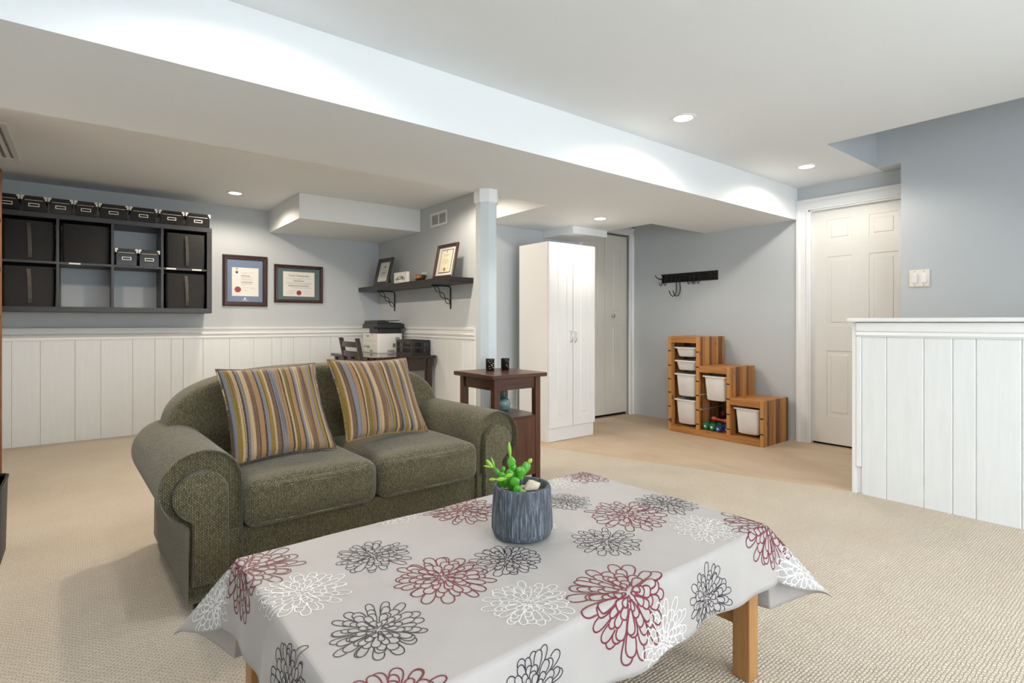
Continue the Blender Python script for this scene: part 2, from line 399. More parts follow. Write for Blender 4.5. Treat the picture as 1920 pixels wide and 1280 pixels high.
# hook / door wall with door opening Y 1.344..2.10
m = bx(XH, XH + T, 2.10, YCL, 0, ZC).box(XH, XH + T, 1.2, 1.344, 0, ZC).box(XH, XH + T, 1.344, 2.10, 2.005, ZC)
struct(m.obj('wall_hall', WALL), 'grey blue hall wall with the black hook rail', 'wall')
m = bx(XR, XH, YR, YE, 0, ZC).box(XR, XH, YR, YS, ZC, 3.4)
struct(m.obj('wall_stair', WALL), 'tall grey blue stairwell wall with light switch', 'wall')
m = bx(XS, XR, YS, YS + T, ZC + .1, 3.4).box(XS, XR, YS - .002, YS, ZC, 3.4)
struct(m.obj('wall_stair_end', WALL), 'grey blue stairwell end above the ceiling opening', 'wall')
struct(bx(XS - T, XS, YR, YS, ZC + .1, 3.4).box(XS - .001, XS + .002, YR, YS, ZC, 3.4).obj('wall_stair_side', WALL), 'hidden side of the stairwell above the ceiling', 'wall')
struct(bx(XS - T, XH, YR, YS + T, 3.4, 3.5).obj('ceiling_stair', WHITE), 'high ceiling of the stairwell', 'ceiling')
struct(bx(XL - T, XL, YR, YW + T, 0, ZC).obj('wall_left', WALL), 'grey blue left wall behind the bookcase', 'wall')
# unseen rear wall, with a window added as a source of fill light
wx0, wx1, wz0, wz1 = -.3, 3.4, .38, 2.02
m = bx(XL - T, wx0, YR - T, YR, 0, ZC).box(wx1, XH, YR - T, YR, 0, 3.4).box(wx0, wx1, YR - T, YR, 0, wz0).box(wx0, wx1, YR - T, YR, wz1, ZC)
struct(m.obj('wall_rear', WALL), 'grey blue rear wall around the added window', 'wall')
wn = struct(bx(wx0, wx1, YR - .06, YR - .05, wz0, wz1).obj('added_window', FILL_PANE), 'unseen wide window added behind the camera as fill light', 'window')
for k in range(5):
    x = wx0 + (wx1 - wx0) * k / 4
    bx(x - .025, x + .025, YR - .05, YR - .01, wz0, wz1).obj('added_window_frame', TRIM, wn)
for z in (wz0, wz1): bx(wx0, wx1, YR - .05, YR + .01, z - .025, z + .025).obj('added_window_frame', TRIM, wn)

# board panelling, back wall and office wall
ZRT, ZRB = .995, .885
gr = [XL, -.472, -.292, -.062, .117, .35, .523, .653, .754, .921, 1.158, 1.383, 1.56, 1.656, 1.781, 1.96, 2.191, 2.383, 2.56, XC - .012]
for a_, b_ in zip(gr, gr[1:]): bx(a_ + .0006, b_ - .0006, YW - .012, YW, .0, ZRB + .01).obj('wainscot_board', BOARD, wb, bevel=.0035, seg=1)
gy = [YCL, 4.10, 4.232, 4.323, 4.523, 4.747, 4.90, 5.032, 5.34, 5.52, 5.75, 5.92, YW - .014]
for a_, b_ in zip(gy, gy[1:]): bx(XC - .012, XC, a_ + .0006, b_ - .0006, .0, ZRB + .01).obj('wainscot_board', BOARD, wo, bevel=.0035, seg=1)
prof = [(0, ZRB), (.018, ZRB), (.022, ZRB + .012), (.018, ZRB + .026), (.024, ZRB + .034), (.03, ZRB + .048), (.022, ZRB + .058), (.022, ZRT - .03), (.034, ZRT - .02), (.036, ZRT - .004), (.03, ZRT), (0, ZRT)]
struct(MB().prism([(YW - d, z) for d, z in prof], 'x', XL, XC).obj('trim_1', TRIM), 'white moulded chair rail along the back wall', 'chair rail')
struct(MB().prism([(XC - d, z) for d, z in prof], 'y', YCL, YW - .03).obj('trim_2', TRIM), 'white moulded chair rail along the shelf wall', 'chair rail')

# stair half wall
hw = struct(bx(XHALF + .012, 3.80, YR, 1.31, 0, 1.045).obj('wall_half', TRIM), 'white panelled half wall beside the stairs', 'half wall')
gh = [1.275, 1.145, .965, .836, .738, .56, .42, .24, .09, -.05, -.23, -.4, -.58, -.7, -.9, -1.1, -1.25, -1.4, -1.6, -1.8, -2.0, -2.2, YR]
for b_, a_ in zip(gh, gh[1:]): bx(XHALF, XHALF + .014, a_ + .0006, b_ - .0006, .0, .965).obj('wainscot_board', BOARD, hw, bevel=.004, seg=1)
pr = [(0, .955), (.016, .955), (.024, .968), (.016, .985), (.024, .992), (.024, 1.04), (0, 1.045)]
MB().prism([(XHALF + .012 - d, z) for d, z in pr], 'y', YR, 1.30).obj('rail_moulding', TRIM, hw)
bx(XHALF - .03, 3.83, YR, 1.345, 1.045, 1.068).obj('cap', TRIM, hw, bevel=.006)
bx(XHALF - .006, XHALF + .012, 1.275, 1.302, .17, .955).obj('corner_strip', TRIM, hw, bevel=.003)
bx(XHALF - .004, 3.80, 1.302, 1.325, 0, 1.045).obj('end_board', TRIM, hw, bevel=.003)
bx(XHALF - .001, XHALF + .012, 1.278, 1.30, 0, .17).obj('gap_shadow', DARK, hw) if False else None

# unseen carpeted stairs, put behind the half wall to keep light off the stairwell
stc = thing('unseen_staircase', 'unseen carpeted steps added behind the half wall to shade the stairwell', 'stairs', (0, 0, 0)); stc['kind'] = 'structure'
for k in range(13): bx(3.80, XR, max(YR, .62 - .25 * (k + 1)), .62 - .25 * k, 0, .19 * (k + 1)).obj('step', CARPET, stc, bevel=.012)
# six panel hall door
def panel(mb_axis, a0, a1, z0, z1, depth_out, depth_in, parent, mat, pos, sign, name='door_panel'):
    """raised panel on a plane: axis 'y' -> door in X plane (spans Y), 'x' -> door in Y plane (spans X)."""
    g = .032
    def pt(a_, z, d): return (pos + sign * d, a_, z) if mb_axis == 'y' else (a_, pos + sign * d, z)
    def ring(i, d): return [pt(a0 + i, z0 + i, d), pt(a1 - i, z0 + i, d), pt(a1 - i, z1 - i, d), pt(a0 + i, z1 - i, d)]
    return MB().loft([ring(0, -.004), ring(0, depth_out), ring(.006, depth_out), ring(.014, depth_in), ring(.024, depth_in), ring(.024 + g * .6, depth_out)], True, True).obj(name, mat, parent)
d2 = thing('door_2', 'white six panel door in the hall wall', 'door', (0, 0, 0)); d2['kind'] = 'structure'
DX = XH + .03
fr = MB()
cols = [(1.985, 1.776), (1.668, 1.453)]; rows = [(1.918, 1.723), (1.606, 1.003), (.81, .243)]
ys = [2.096, 1.985, 1.776, 1.668, 1.453, 1.348]; zs = [.018, .243, .81, 1.003, 1.606, 1.723, 1.918, 2.0]
for i in range(5):
    for j in range(7):
        if i in (1, 3) and j in (1, 3, 5): continue
        fr.box(DX, DX + .035, ys[i + 1], ys[i], zs[j], zs[j + 1])
bm_ = fr.obj('door_leaf', DOORP, d2)
for ya, yb in cols:
    for za, zb in rows: panel('y', yb, ya, zb, za, 0, -.017, d2, DOORP, DX, -1)
bx(DX + .022, DX + .034, 1.35, 2.095, .02, 1.998).obj('door_core', DOORP, d2)
cas = [(0, 0), (.018, 0), (.02, .012), (.014, .022), (.016, .06), (.024, .072), (.026, .092), (0, .092)]
MB().prism([(XH - d, 2.107 + t) for d, t in cas], 'y', 1.344, 2.10) if False else None
def casing_x(parent, y_in, y_out, ztop, z_out):  # casing on X=XH plane
    wd = abs(y_out - y_in); sg = 1 if y_out > y_in else -1
    return MB().loft([[(XH - d, y_in + sg * t * wd / .092, z) for d, t in cas] for z in (0, ztop)]).obj('door_casing', TRIM, parent)
casing_x(d2, 2.112, 2.208, 2.015, 0)
MB().loft([[(XH - d, y, 2.012 + t * 1.02) for d, t in cas] for y in (1.344, 2.208)]).obj('door_casing', TRIM, d2)
bx(XH - .006, XH + .05, 2.096, 2.118, 0, 2.015).obj('door_jamb', TRIM, d2, bevel=.002)
bx(XH - .006, XH + .05, 1.344, 2.118, 2.0, 2.02).obj('door_jamb', TRIM, d2, bevel=.002)
bx(XH + .06, XH + .09, 1.344, 2.10, -.0, 2.0).obj('dark_backing', DARK, d2)  # dark sheet behind the door, standing in for shade in its gaps

# bifold closet door
d1 = thing('door_1', 'cream bifold closet door behind the wardrobe', 'door'); d1['kind'] = 'structure'
DY = YCL + .025
for (xa, xb) in ((4.122, 4.498), (4.502, 4.868)):
    w_ = xb - xa; px0, px1 = xa + w_ * .27, xb - w_ * .27
    zr = [.03, .24, 1.02, 1.16, 1.86, 2.015]
    fm = MB()
    xs_ = [xa, px0, px1, xb]
    for i in range(3):
        for j in range(5):
            if i == 1 and j in (1, 3): continue
            fm.box(xs_[i], xs_[i + 1], DY, DY + .03, zr[j], zr[j + 1])
    lf = fm.obj('door_leaf', DOORC, d1)
    for j in (1, 3): panel('x', px0, px1, zr[j], zr[j + 1], 0, -.016, lf, DOORC, DY, -1)
    bx(xa + .002, xb - .002, DY + .021, DY + .029, .032, 2.01).obj('door_core', DOORC, lf)
MB().lathe([(.008, 0), (.008, .018), (.017, .024), (.02, .032), (.014, .042), (0.001, .044)], 14).xf(Matrix.Translation((4.615, DY, 1.115)) @ Matrix.Rotation(PI / 2, 4, 'X')).obj('door_knob', NICKEL, d1, smooth=True)
MB().loft([[(4.872 + t * .75, YCL - d, z) for d, t in cas] for z in (0, 2.035)]).obj('door_casing', TRIM, d1)
MB().loft([[(4.118 - t * .75, YCL - d, z) for d, t in cas] for z in (0, 2.035)]).obj('door_casing', TRIM, d1)
MB().loft([[(x, YCL - d, 2.035 + t * .82) for d, t in cas] for x in (4.05, XH)]).obj('door_casing', TRIM, d1)
bx(4.12, 4.89, YCL + .07, YCL + .09, 0, 2.03).obj('dark_backing', DARK, d1)  # dark sheet behind the leaves, coloured as the shade between them

# column
col = thing('support_column', 'pale blue octagonal support column under the white beam', 'column', (2.172, 3.045, 0)); col['kind'] = 'structure'
def octa(r, z): return [(r * math.cos(PI / 8 + k * PI / 4), r * math.sin(PI / 8 + k * PI / 4), z) for k in range(8)]
MB().loft([octa(.0735, 0), octa(.0735, ZB)]).obj('shaft', COLP, col)
MB().loft([octa(.080, ZB - .092), octa(.086, ZB - .084), octa(.086, ZB)]).obj('capital', TRIM, col)

# vents
def wall_vent(name, label, loc, rz, w_, h, panels=2, b=.022, pitch=.011, k_=1):
    t = thing(name, label, 'vent', loc, rz)
    m = MB()
    m.box(-w_ / 2, w_ / 2, -.008, 0, -h / 2, -h / 2 + b).box(-w_ / 2, w_ / 2, -.008, 0, h / 2 - b, h / 2).box(-w_ / 2, -w_ / 2 + b, -.008, 0, -h / 2 + b, h / 2 - b).box(w_ / 2 - b, w_ / 2, -.008, 0, -h / 2 + b, h / 2 - b)
    for k in range(1, panels):
        x = -w_ / 2 + w_ * k / panels; m.box(x - .008, x + .008, -.008, 0, -h / 2 + b, h / 2 - b)
    m.obj('vent_frame', TRIM, t, bevel=.002, seg=1)
    bx(-w_ / 2 + .01, w_ / 2 - .01, -.002, 0, -h / 2 + .01, h / 2 - .01).obj('vent_back', GREYD, t)
    n = int((h - 2 * b) / pitch)
    for k in range(n):
        z = -h / 2 + b + (k + .5) * (h - 2 * b) / n
        MB().add([(-w_ / 2 + b, -.007, z - .004 * k_), (w_ / 2 - b, -.007, z - .004 * k_), (w_ / 2 - b, -.002, z + .002 * k_), (-w_ / 2 + b, -.002, z + .002 * k_), (-w_ / 2 + b, -.006, z - .0045 * k_), (w_ / 2 - b, -.006, z - .0045 * k_), (w_ / 2 - b, -.001, z + .0015 * k_), (-w_ / 2 + b, -.001, z + .0015 * k_)], [(0, 1, 2, 3), (4, 7, 6, 5), (0, 4, 5, 1), (2, 6, 7, 3), (1, 5, 6, 2), (0, 3, 7, 4)]).obj('louvre', TRIM, t)
    return t
wall_vent('air_vent', 'white double grille air vent high on wall above floating shelf', (XC, 4.69, 2.07), -PI / 2, .31, .14)
wall_vent('return_grille', 'white slatted grille low on wall behind end table', (3.12, YCL, .33), 0, .26, .24, 1)
t = wall_vent('ceiling_register', 'white ceiling register above the wall cubby unit', (-.53, 4.85, ZC), 0, .95, .34, 1, .035, .045, 3.6)
t.rotation_euler = (PI / 2, 0, PI / 2)

# recessed lights
def downlight(x, y, z, label, power, r=.052, warm=(1, .92, .81)):
    t = thing('ceiling_light', label, 'light', (x, y, z), 0, 'recessed ceiling lights')
    MB().lathe([(r, -.001), (r, -.005), (r + .004, -.007), (r + .018, -.004), (r + .02, -.0005)], 28, cap0=False, cap1=False).obj('trim_ring', TRIM, t, smooth=True)
    MB().lathe([(r, -.0035), (r * .6, -.0042), (.001, -.0045)], 28, cap0=False).obj('lens', LAMP, t, smooth=True)
    l = bpy.data.lights.new('downlight_beam', 'SPOT'); l.energy = power; l.color = warm; l.spot_size = R(164); l.spot_blend = .4; l.shadow_soft_size = .045
    lo = bpy.data.objects.new('downlight_beam', l); C.objects.link(lo); lo.parent = t; lo.location = (0, 0, -.02)
    return t
downlight(2.712, 1.85, ZC, 'recessed round downlight in ceiling in front of the long beam', POT_POWER)
downlight(4.287, 1.85, ZC, 'recessed round downlight in ceiling near the six panel door', POT_POWER * 1.2)
downlight(3.508, 3.224, ZB, 'recessed round downlight in soffit in front of wardrobe', POT_POWER * 1.0, .048)
downlight(1.081, 5.447, ZC, 'recessed round downlight in office ceiling beside the boxed duct', POT_POWER * 1.45, warm=(1, .86, .70))
downlight(1.05, 3.80, ZC, 'recessed round downlight in office ceiling between beam and diplomas', POT_POWER * 2.7, warm=(1, .86, .70))
downlight(-.20, 3.85, ZC, 'unseen recessed downlight added to brighten the office beside the bookcase', POT_POWER * 2.2, warm=(1, .86, .70))  # hidden lamp added to brighten the dim office
downlight(2.30, 3.85, ZC, 'recessed round downlight in office ceiling beside the soffit', POT_POWER * 1.5, warm=(1, .86, .70))
downlight(.50, 1.83, ZC, 'recessed round downlight in ceiling above the coffee table', POT_POWER * .8, warm=(.95, .96, 1))
downlight(.5, -.6, ZC, 'unseen recessed downlight added as fill light near the added window', POT_POWER)  # lamp added out of view as room fill
downlight(2.7, -.6, ZC, 'unseen recessed downlight added as fill light beside the stair half wall', POT_POWER)  # second fill lamp added outside the frame

# ---------------------------------------------------------------- wall cubby unit
KX1, KZ0, KZ1, KY = .935, 1.128, 1.918, 5.70
KX0 = KX1 - 1.49
ku = thing('cubby_shelf', 'black brown cubby shelf unit hung on the back wall', 'shelf unit', (KX0, KY, KZ0))
W_, H_, D_ = 1.49, KZ1 - KZ0, YW - KY - .0
bx(0, W_, 0, D_, 0, .042).obj('bottom_board', BLACKW, ku, bevel=.002, seg=1)
bx(0, W_, 0, D_, H_ - .042, H_).obj('top_board', BLACKW, ku, bevel=.002, seg=1)
for x in (0, W_ - .042): bx(x, x + .042, 0, D_, .042, H_ - .042).obj('side_board', BLACKW, ku, bevel=.002, seg=1)
cw = (W_ - .084 - 3 * .018) / 4
cxs = [.042 + i * (cw + .018) for i in range(4)]
for i in range(1, 4): bx(cxs[i] - .018, cxs[i], .006, D_, .042, H_ - .042).obj('divider', BLACKW, ku)
zmid = H_ / 2
for i in range(4): bx(cxs[i], cxs[i] + cw, .006, D_, zmid - .009, zmid + .009).obj('shelf', BLACKW, ku)
for x in (cxs[1] + .06, cxs[3] + .02, cxs[3] + .22): bx(x, x + .075, .0035, .0062, zmid - .006, zmid + .007).obj('paper_tag', PAPER, ku)
# fabric bins
def fabric_bin(col_, row, strap, tilt=0):
    lab = {(0, 1): 'black fabric bin in leftmost upper cubby beside bookcase', (0, 0): 'black fabric bin in leftmost lower cubby beside bookcase', (1, 1): 'plain black fabric bin in upper cubby beside the open cubby', (3, 1): 'black fabric bin with satin strap in upper end cubby', (3, 0): 'black fabric bin with satin strap in lower end cubby'}[(col_, row)]
    z0 = KZ0 + (.042 if row == 0 else zmid + .009); hh = (zmid - .051)
    t = thing('fabric_bin', lab, 'storage bin', (KX0 + cxs[col_] + cw / 2 + tilt, KY + .012, z0 + .0005), 0, 'black fabric cubby bins')
    w2 = cw - .03; h2 = hh - .03
    m = MB().loft([rrect(w2 - .01, .34, .02, 0, 3, 0, .18), rrect(w2, .345, .02, h2 * .5, 3, 0, .18), rrect(w2 - .004, .345, .02, h2, 3, 0, .18), rrect(w2 - .02, .33, .02, h2, 3, 0, .18), rrect(w2 - .024, .325, .02, .01, 3, 0, .18)], True, True)
    m.obj('bin_body', BLACKF, t, smooth=30)
    if strap:
        pts = [(0, .0, h2 * .94), (.004, -.006, h2 * .8), (.008, -.012, h2 * .5), (.010, -.007, h2 * .2), (.008, 0, h2 * .08)]
        L1 = [[(x - .012, y + .007, z), (x + .012, y + .007, z), (x + .012, y + .004, z), (x - .012, y + .004, z)] for x, y, z in pts]
        MB().loft(L1).obj('strap', BLACKL, t)
fabric_bin(0, 1, True); fabric_bin(0, 0, True); fabric_bin(1, 1, False); fabric_bin(3, 1, True, .006); fabric_bin(3, 0, True, .004)
# photo boxes
def media_box(w_, label, group, loc, h=.113, d=.26):
    t = thing('media_box', label, 'storage box', loc, 0, group)
    bx(-w_ / 2 + .006, w_ / 2 - .006, .004, d - .004, 0, h - .012).obj('box_body', BLACKB, t, bevel=.002, seg=1)
    bx(-w_ / 2, w_ / 2, 0, d, h - .034, h).obj('lid', BLACKB, t, bevel=.002, seg=1)
    for s in (-1, 1):
        x = s * w_ / 2
        MB().box(min(x, x - s * .019), max(x, x - s * .019), -.0025, .0, h - .014, h + .0015).box(min(x, x - s * .010), max(x, x - s * .010), -.0025, .0, h - .032, h - .014).box(x if s > 0 else x - .0015, x + .0015 if s > 0 else x, 0, .02, h - .03, h).obj('corner_fitting', SILVER, t)
    bx(-w_ / 2 + .022, w_ / 2 - .022, -.0018, 0, h - .035, h - .0325).obj('lid_edge', SILVER, t)
    m = MB(); a_, b_, z = .033, .013, h * .42
    m.box(-a_, a_, .001, .0045, z - b_, z - b_ + .005).box(-a_, a_, .001, .0045, z + b_ - .005, z + b_).box(-a_, -a_ + .005, .001, .0045, z - b_ + .005, z + b_ - .005).box(a_ - .005, a_, .001, .0045, z - b_ + .005, z + b_ - .005)
    m.obj('label_holder', SILVER, t)
    return t
spans = [(-.545, -.393), (-.389, -.232), (-.226, -.07), (-.063, .089), (.096, .3), (.308, .508), (.52, .715), (.723, .925)]
names = ['partly hidden by the bookcase', 'second along from bookcase', 'third along from bookcase', 'fourth along from bookcase', 'fifth along from bookcase', 'third from the open end', 'second from the open end', 'at the end nearest the diplomas']
for (a_, b_), nm in zip(spans, names):
    media_box(b_ - a_ - .004, 'black lidded box with silver corners on cubby top, ' + nm, 'boxes on top of the cubby unit', ((a_ + b_) / 2, KY + .004, KZ1 + .0015), .12)
for (a_, b_), nm in (((.208, .368), 'beside the plain bin'), ((.373, .53), 'beside the strapped bin')):
    media_box(b_ - a_ - .002, 'small black lidded box inside open cubby, ' + nm, 'boxes inside the open cubby', ((a_ + b_) / 2, KY + .02, KZ0 + zmid + .0105), .142)

# ---------------------------------------------------------------- bookcase and bin at far left
bk = thing('bookcase', 'brown wooden bookcase against the left wall', 'bookcase', (XL, 4.06, ZF))
BW, BD, BH = .90, .31, 2.055
for y in (0, BW - .022): bx(.006, BD, y, y + .022, 0, BH).obj('side_panel', BOOKW, bk, bevel=.002, seg=1)
bx(0, .006, 0, BW, 0, BH).obj('back_panel', BOOKD, bk)
for z in (0.04, .38, .72, 1.06, 1.38, 1.70, BH - .025): bx(.006, BD - .004, .022, BW - .022, z, z + .025).obj('shelf', BOOKD, bk, bevel=.002, seg=1)
bx(.25, .262, .022, BW - .022, 0, .04).obj('plinth', BOOKD, bk)
t = thing('waste_bin', 'charcoal grey bin with dark rim standing beside the bookcase', 'bin', (-.406, 3.285, ZF))
MB().loft([rrect(.25, .30, .05, 0, 5), rrect(.262, .318, .05, .30, 5), rrect(.266, .324, .05, .335, 5), rrect(.252, .31, .045, .335, 5), rrect(.24, .29, .045, .012, 5)], True, True).obj('bin_body', BINGREY, t, smooth=35)
MB().loft([rrect(.269, .327, .051, .325, 5), rrect(.271, .329, .051, .337, 5), rrect(.25, .308, .045, .337, 5), rrect(.25, .308, .045, .325, 5)], True, True).obj('rim', BLACKP, t, smooth=35)

# ---------------------------------------------------------------- framed certificates
def picture(name, label, loc, rot, w_, h, fw, fmat, matmat, papers, group=None, depth=.022):
    """frame lying in local X-Z plane, front facing -Y, origin bottom centre back"""
    t = thing(name, label, 'picture frame', loc, 0, group, rot)
    def bar(p, n, ln):  # profile points (t, d): t from outer edge inward, d outwards
        return p
    pf = [(0, 0), (0, depth * .8), (fw * .25, depth), (fw * .6, depth * .75), (fw * .85, depth * .8), (fw, depth * .5), (fw, 0)]
    loops = []
    for tt, d in pf:
        loops.append([(-w_ / 2 + tt, -d, tt), (w_ / 2 - tt, -d, tt), (w_ / 2 - tt, -d, h - tt), (-w_ / 2 + tt, -d, h - tt)])
    MB().loft(loops, False, False).obj('frame', fmat, t)
    bx(-w_ / 2 + .004, w_ / 2 - .004, -.004, 0, .004, h - .004).obj('mat_board', matmat, t)
    for k, (pm, x0, x1, z0, z1) in enumerate(papers):
        bx(x0, x1, -.0055 - .0008 * k, -.003, z0, z1).obj('certificate' if k == len(papers) - 1 else 'border', pm, t)
    MB().add([(-w_ / 2 + fw * .9, -depth * .5, fw * .9), (w_ / 2 - fw * .9, -depth * .5, fw * .9), (w_ / 2 - fw * .9, -depth * .5, h - fw * .9), (-w_ / 2 + fw * .9, -depth * .5, h - fw * .9)], [(0, 1, 2, 3)]).obj('glass', GLASS, t)
    return t
def disc(name, parent, mat, x, z, r, y=-.0075):
    return MB().lathe([(r, 0), (r, .0012), (.0005, .0014)], 28).xf(Matrix.Translation((x, y, z)) @ Matrix.Rotation(PI / 2, 4, 'X')).obj(name, mat, parent)
def write(parent, s, size, x, z, mat=None, y=-.0072, align='CENTER', shear=0):
    me = text_mesh(s, size, .0002, shear, align); return link('lettering', me, mat or INK, parent, (x, y, z), (PI / 2, 0, 0))
def lines(parent, x0, x1, zs_, mat=None, y=-.0068, th=.0022):
    for z, f0, f1 in zs_:
        bx(x0 + (x1 - x0) * f0, x0 + (x1 - x0) * f1, y - .0006, y, z - th / 2, z + th / 2).obj('text_line', mat or INKL, parent)
# 1: blue mat, portrait
w1, h1 = .423, .52
f1 = picture('diploma_frame', 'mahogany framed portrait diploma with wide blue mat on back wall', (1.3035, YW - .001, 1.21), (0, 0, 0), w1, h1, .044, FRAMEW, MATBLUE, [(CREAMP, -.124, .128, .103, .395), (PAPER, -.118, .122, .109, .389)])
disc('red_seal', f1, RED, -.070, .170, .030, -.0072)
MB().prism([(-.092, .355), (-.066, .355), (-.066, .345), (-.079, .328), (-.092, .345)], 'y', -.0078, -.006).obj('crest', CREST, f1)
MB().prism([(-.088, .378), (-.07, .378), (-.073, .388), (-.085, .388)], 'y', -.0078, -.006).obj('crest', INK, f1); bx(-.083, -.075, -.0078, -.006, .360, .370).obj('crest', INKL, f1)
lines(f1, -.04, .10, [(.345, 0, .9), (.332, 0, .4), (.298, 0, .75), (.29, 0, .55), (.276, 0, .75), (.268, 0, .8), (.235, 0, .8), (.225, 0, .7), (.215, 0, .25), (.19, .1, .5), (.19, .6, .95), (.178, .6, .95), (.16, .2, .5)])
lines(f1, -.04, .10, [(.312, 0, .6), (.247, 0, .78)], INK, th=.005)
bx(-.012, .006, -.0068, -.003, .066, .087).obj('crest', PAPER, f1); bx(-.03, .03, -.0068, -.003, .059, .0625).obj('text_line', PAPER, f1)
# 2: landscape
w2, h2 = .514, .406
f2 = picture('diploma_frame', 'mahogany framed landscape diploma with grey green mat on back wall', (1.841, YW - .001, 1.257), (0, 0, 0), w2, h2, .034, FRAMEW, MATGREEN, [(CREAMP, -.165, .168, .068, .335), (PAPER, -.160, .163, .073, .330)])
disc('red_seal', f2, RED, 0, .108, .026, -.0072)
write(f2, 'York University', .034, 0, .293, INK)
lines(f2, -.15, .15, [(.262, .05, .95), (.255, .3, .6), (.218, .03, .97), (.209, .03, .97), (.200, .1, .9), (.168, .2, .95), (.158, .3, .97), (.13, .15, .4), (.115, .05, .35), (.098, .05, .35), (.125, .65, .95), (.098, .65, .95)])
lines(f2, -.15, .15, [(.236, .3, .68), (.183, .12, .85)], INK, th=.0055)

# ---------------------------------------------------------------- floating shelf + contents
SZ = 1.447
fs = thing('floating_shelf', 'black brown floating shelf on twisted iron brackets', 'shelf', (XC, 4.08, SZ - .05))
bx(-.25, 0, 0, YW - 4.08 - .001, 0, .05).obj('board', SHELFW, fs, bevel=.002, seg=1)
for yb_ in (4.462, 5.657):
    br = MB(); y0 = yb_ - 4.08
    path = [(-.215, y0, -.007), (-.10, y0, -.007), (-.03, y0, -.008), (-.012, y0, -.016), (-.007, y0, -.035), (-.007, y0, -.225)]
    b = br.tube(path, .0065, 8).obj('bracket', BLACKM, fs, smooth=True)
    for ph in (0, PI):
        pts = []
        for i in range(37):
            q = i / 36; x = -.185 + q * .17; z = -.012 - q * .165
            o_ = .020 * math.sin(q * 3 * PI + ph); pts.append((x + o_ * .70, y0 + .004 * math.cos(q * 3 * PI + ph), z + o_ * .72))
        MB().tube(pts, .0042, 6).obj('twist', BLACKM, b, smooth=True)
# leaning frames on the shelf (face -X), rotated: local -Y -> world -X means rz = -90deg
LEAN = R(13)
def lean_frame(label, y, xb, w_, h, fw, fm, papers, extra, lean=LEAN, yaw=0):
    t = picture('certificate_frame', label, (xb, y, SZ + .002), (0, 0, 0), w_, h, fw, fm, MATWHITE, papers, None, .024)
    t.rotation_euler = (Matrix.Rotation(-PI / 2 + yaw, 3, 'Z') @ Matrix.Rotation(-lean, 3, 'X')).to_euler(); extra(t); return t
def ex1(t):
    disc('crest', t, INK, .01, .215, .012); lines(t, -.07, .07, [(.19, .3, .7), (.17, .2, .8), (.15, .3, .7), (.135, .1, .9), (.12, .1, .9), (.10, .3, .6)]); lines(t, -.07, .07, [(.145, .2, .8)], INK, th=.005)
    ea = bx(-.03, .03, .0, .006, -.21, .0).obj('easel_back', FRAMEG, t); ea.location = (0, .001, .25); ea.rotation_euler = (R(24), 0, 0)
lean_frame('charcoal framed certificate leaning on floating shelf near the corner', 5.62, 2.585, .30, .315, .045, FRAMEG, [(PAPER, -.098, .098, .06, .255)], ex1, R(14), R(6))
def ex2(t):
    disc('gold_seal', t, GOLDP, 0, .085, .017); bx(-.004, .004, -.0075, -.006, .245, .262).obj('crest', INK, t)
    lines(t, -.07, .07, [(.225, .2, .8), (.213, .25, .75), (.18, .25, .75), (.165, .1, .9), (.15, .1, .9), (.135, .3, .7), (.09, .02, .25), (.09, .7, .98)])
lean_frame('dark mahogany framed certificate with gold seal leaning on floating shelf', 4.325, 2.60, .335, .325, .026, FRAMEW, [(BLACKP, -.098, .098, .05, .275), (CREAMP, -.091, .091, .057, .268)], ex2, R(12), R(2))
# white letter block
blk = thing('letter_block', 'white block with curved black lettering on floating shelf', 'sign', (2.60, 5.16, SZ), -PI / 2 + R(5))
bx(-.125, .125, -.016, .016, 0.0005, .118).obj('block', PAPER, blk, bevel=.003)
for i, ch in enumerate('MALLWAY'):
    q = i - 3; me = text_mesh(ch, .052 - .002 * abs(q), .0008)
    o = link('letter', me, BLACKM if i % 3 else CREST, blk, (q * .026, -.0168, .06 - .0022 * q * q), (PI / 2, R(5 * q), 0)); o.scale = (.85, 1.15, 1)
bowl = thing('copper_bowl', 'small mottled copper bowl on floating shelf', 'bowl', (2.575, 4.72, SZ + .0005))
MB().lathe([(.028, 0), (.05, .014), (.066, .04), (.07, .058), (.066, .059), (.061, .04), (.045, .016), (.001, .01)], 28).obj('bowl_body', COPPER, bowl, smooth=60)
for k in range(3): MB().lathe([(.001, -.012), (.009, -.008), (.012, 0), (.009, .008), (.001, .012)], 10, (.022 * math.cos(2.1 * k), .022 * math.sin(2.1 * k), .034)).obj('glass_bead', AQUA, bowl, smooth=True)
jar = MB().lathe([(.034, 0), (.037, .004), (.037, .088), (.039, .092), (.036, .095), (.033, .09), (.033, .008), (.001, .007)], 24).obj('glass_jar', AQUA, None, smooth=60, loc=(2.69, 4.84, SZ + .0005))
tag(jar, 'pale aqua glass jar behind the copper bowl', 'jar')

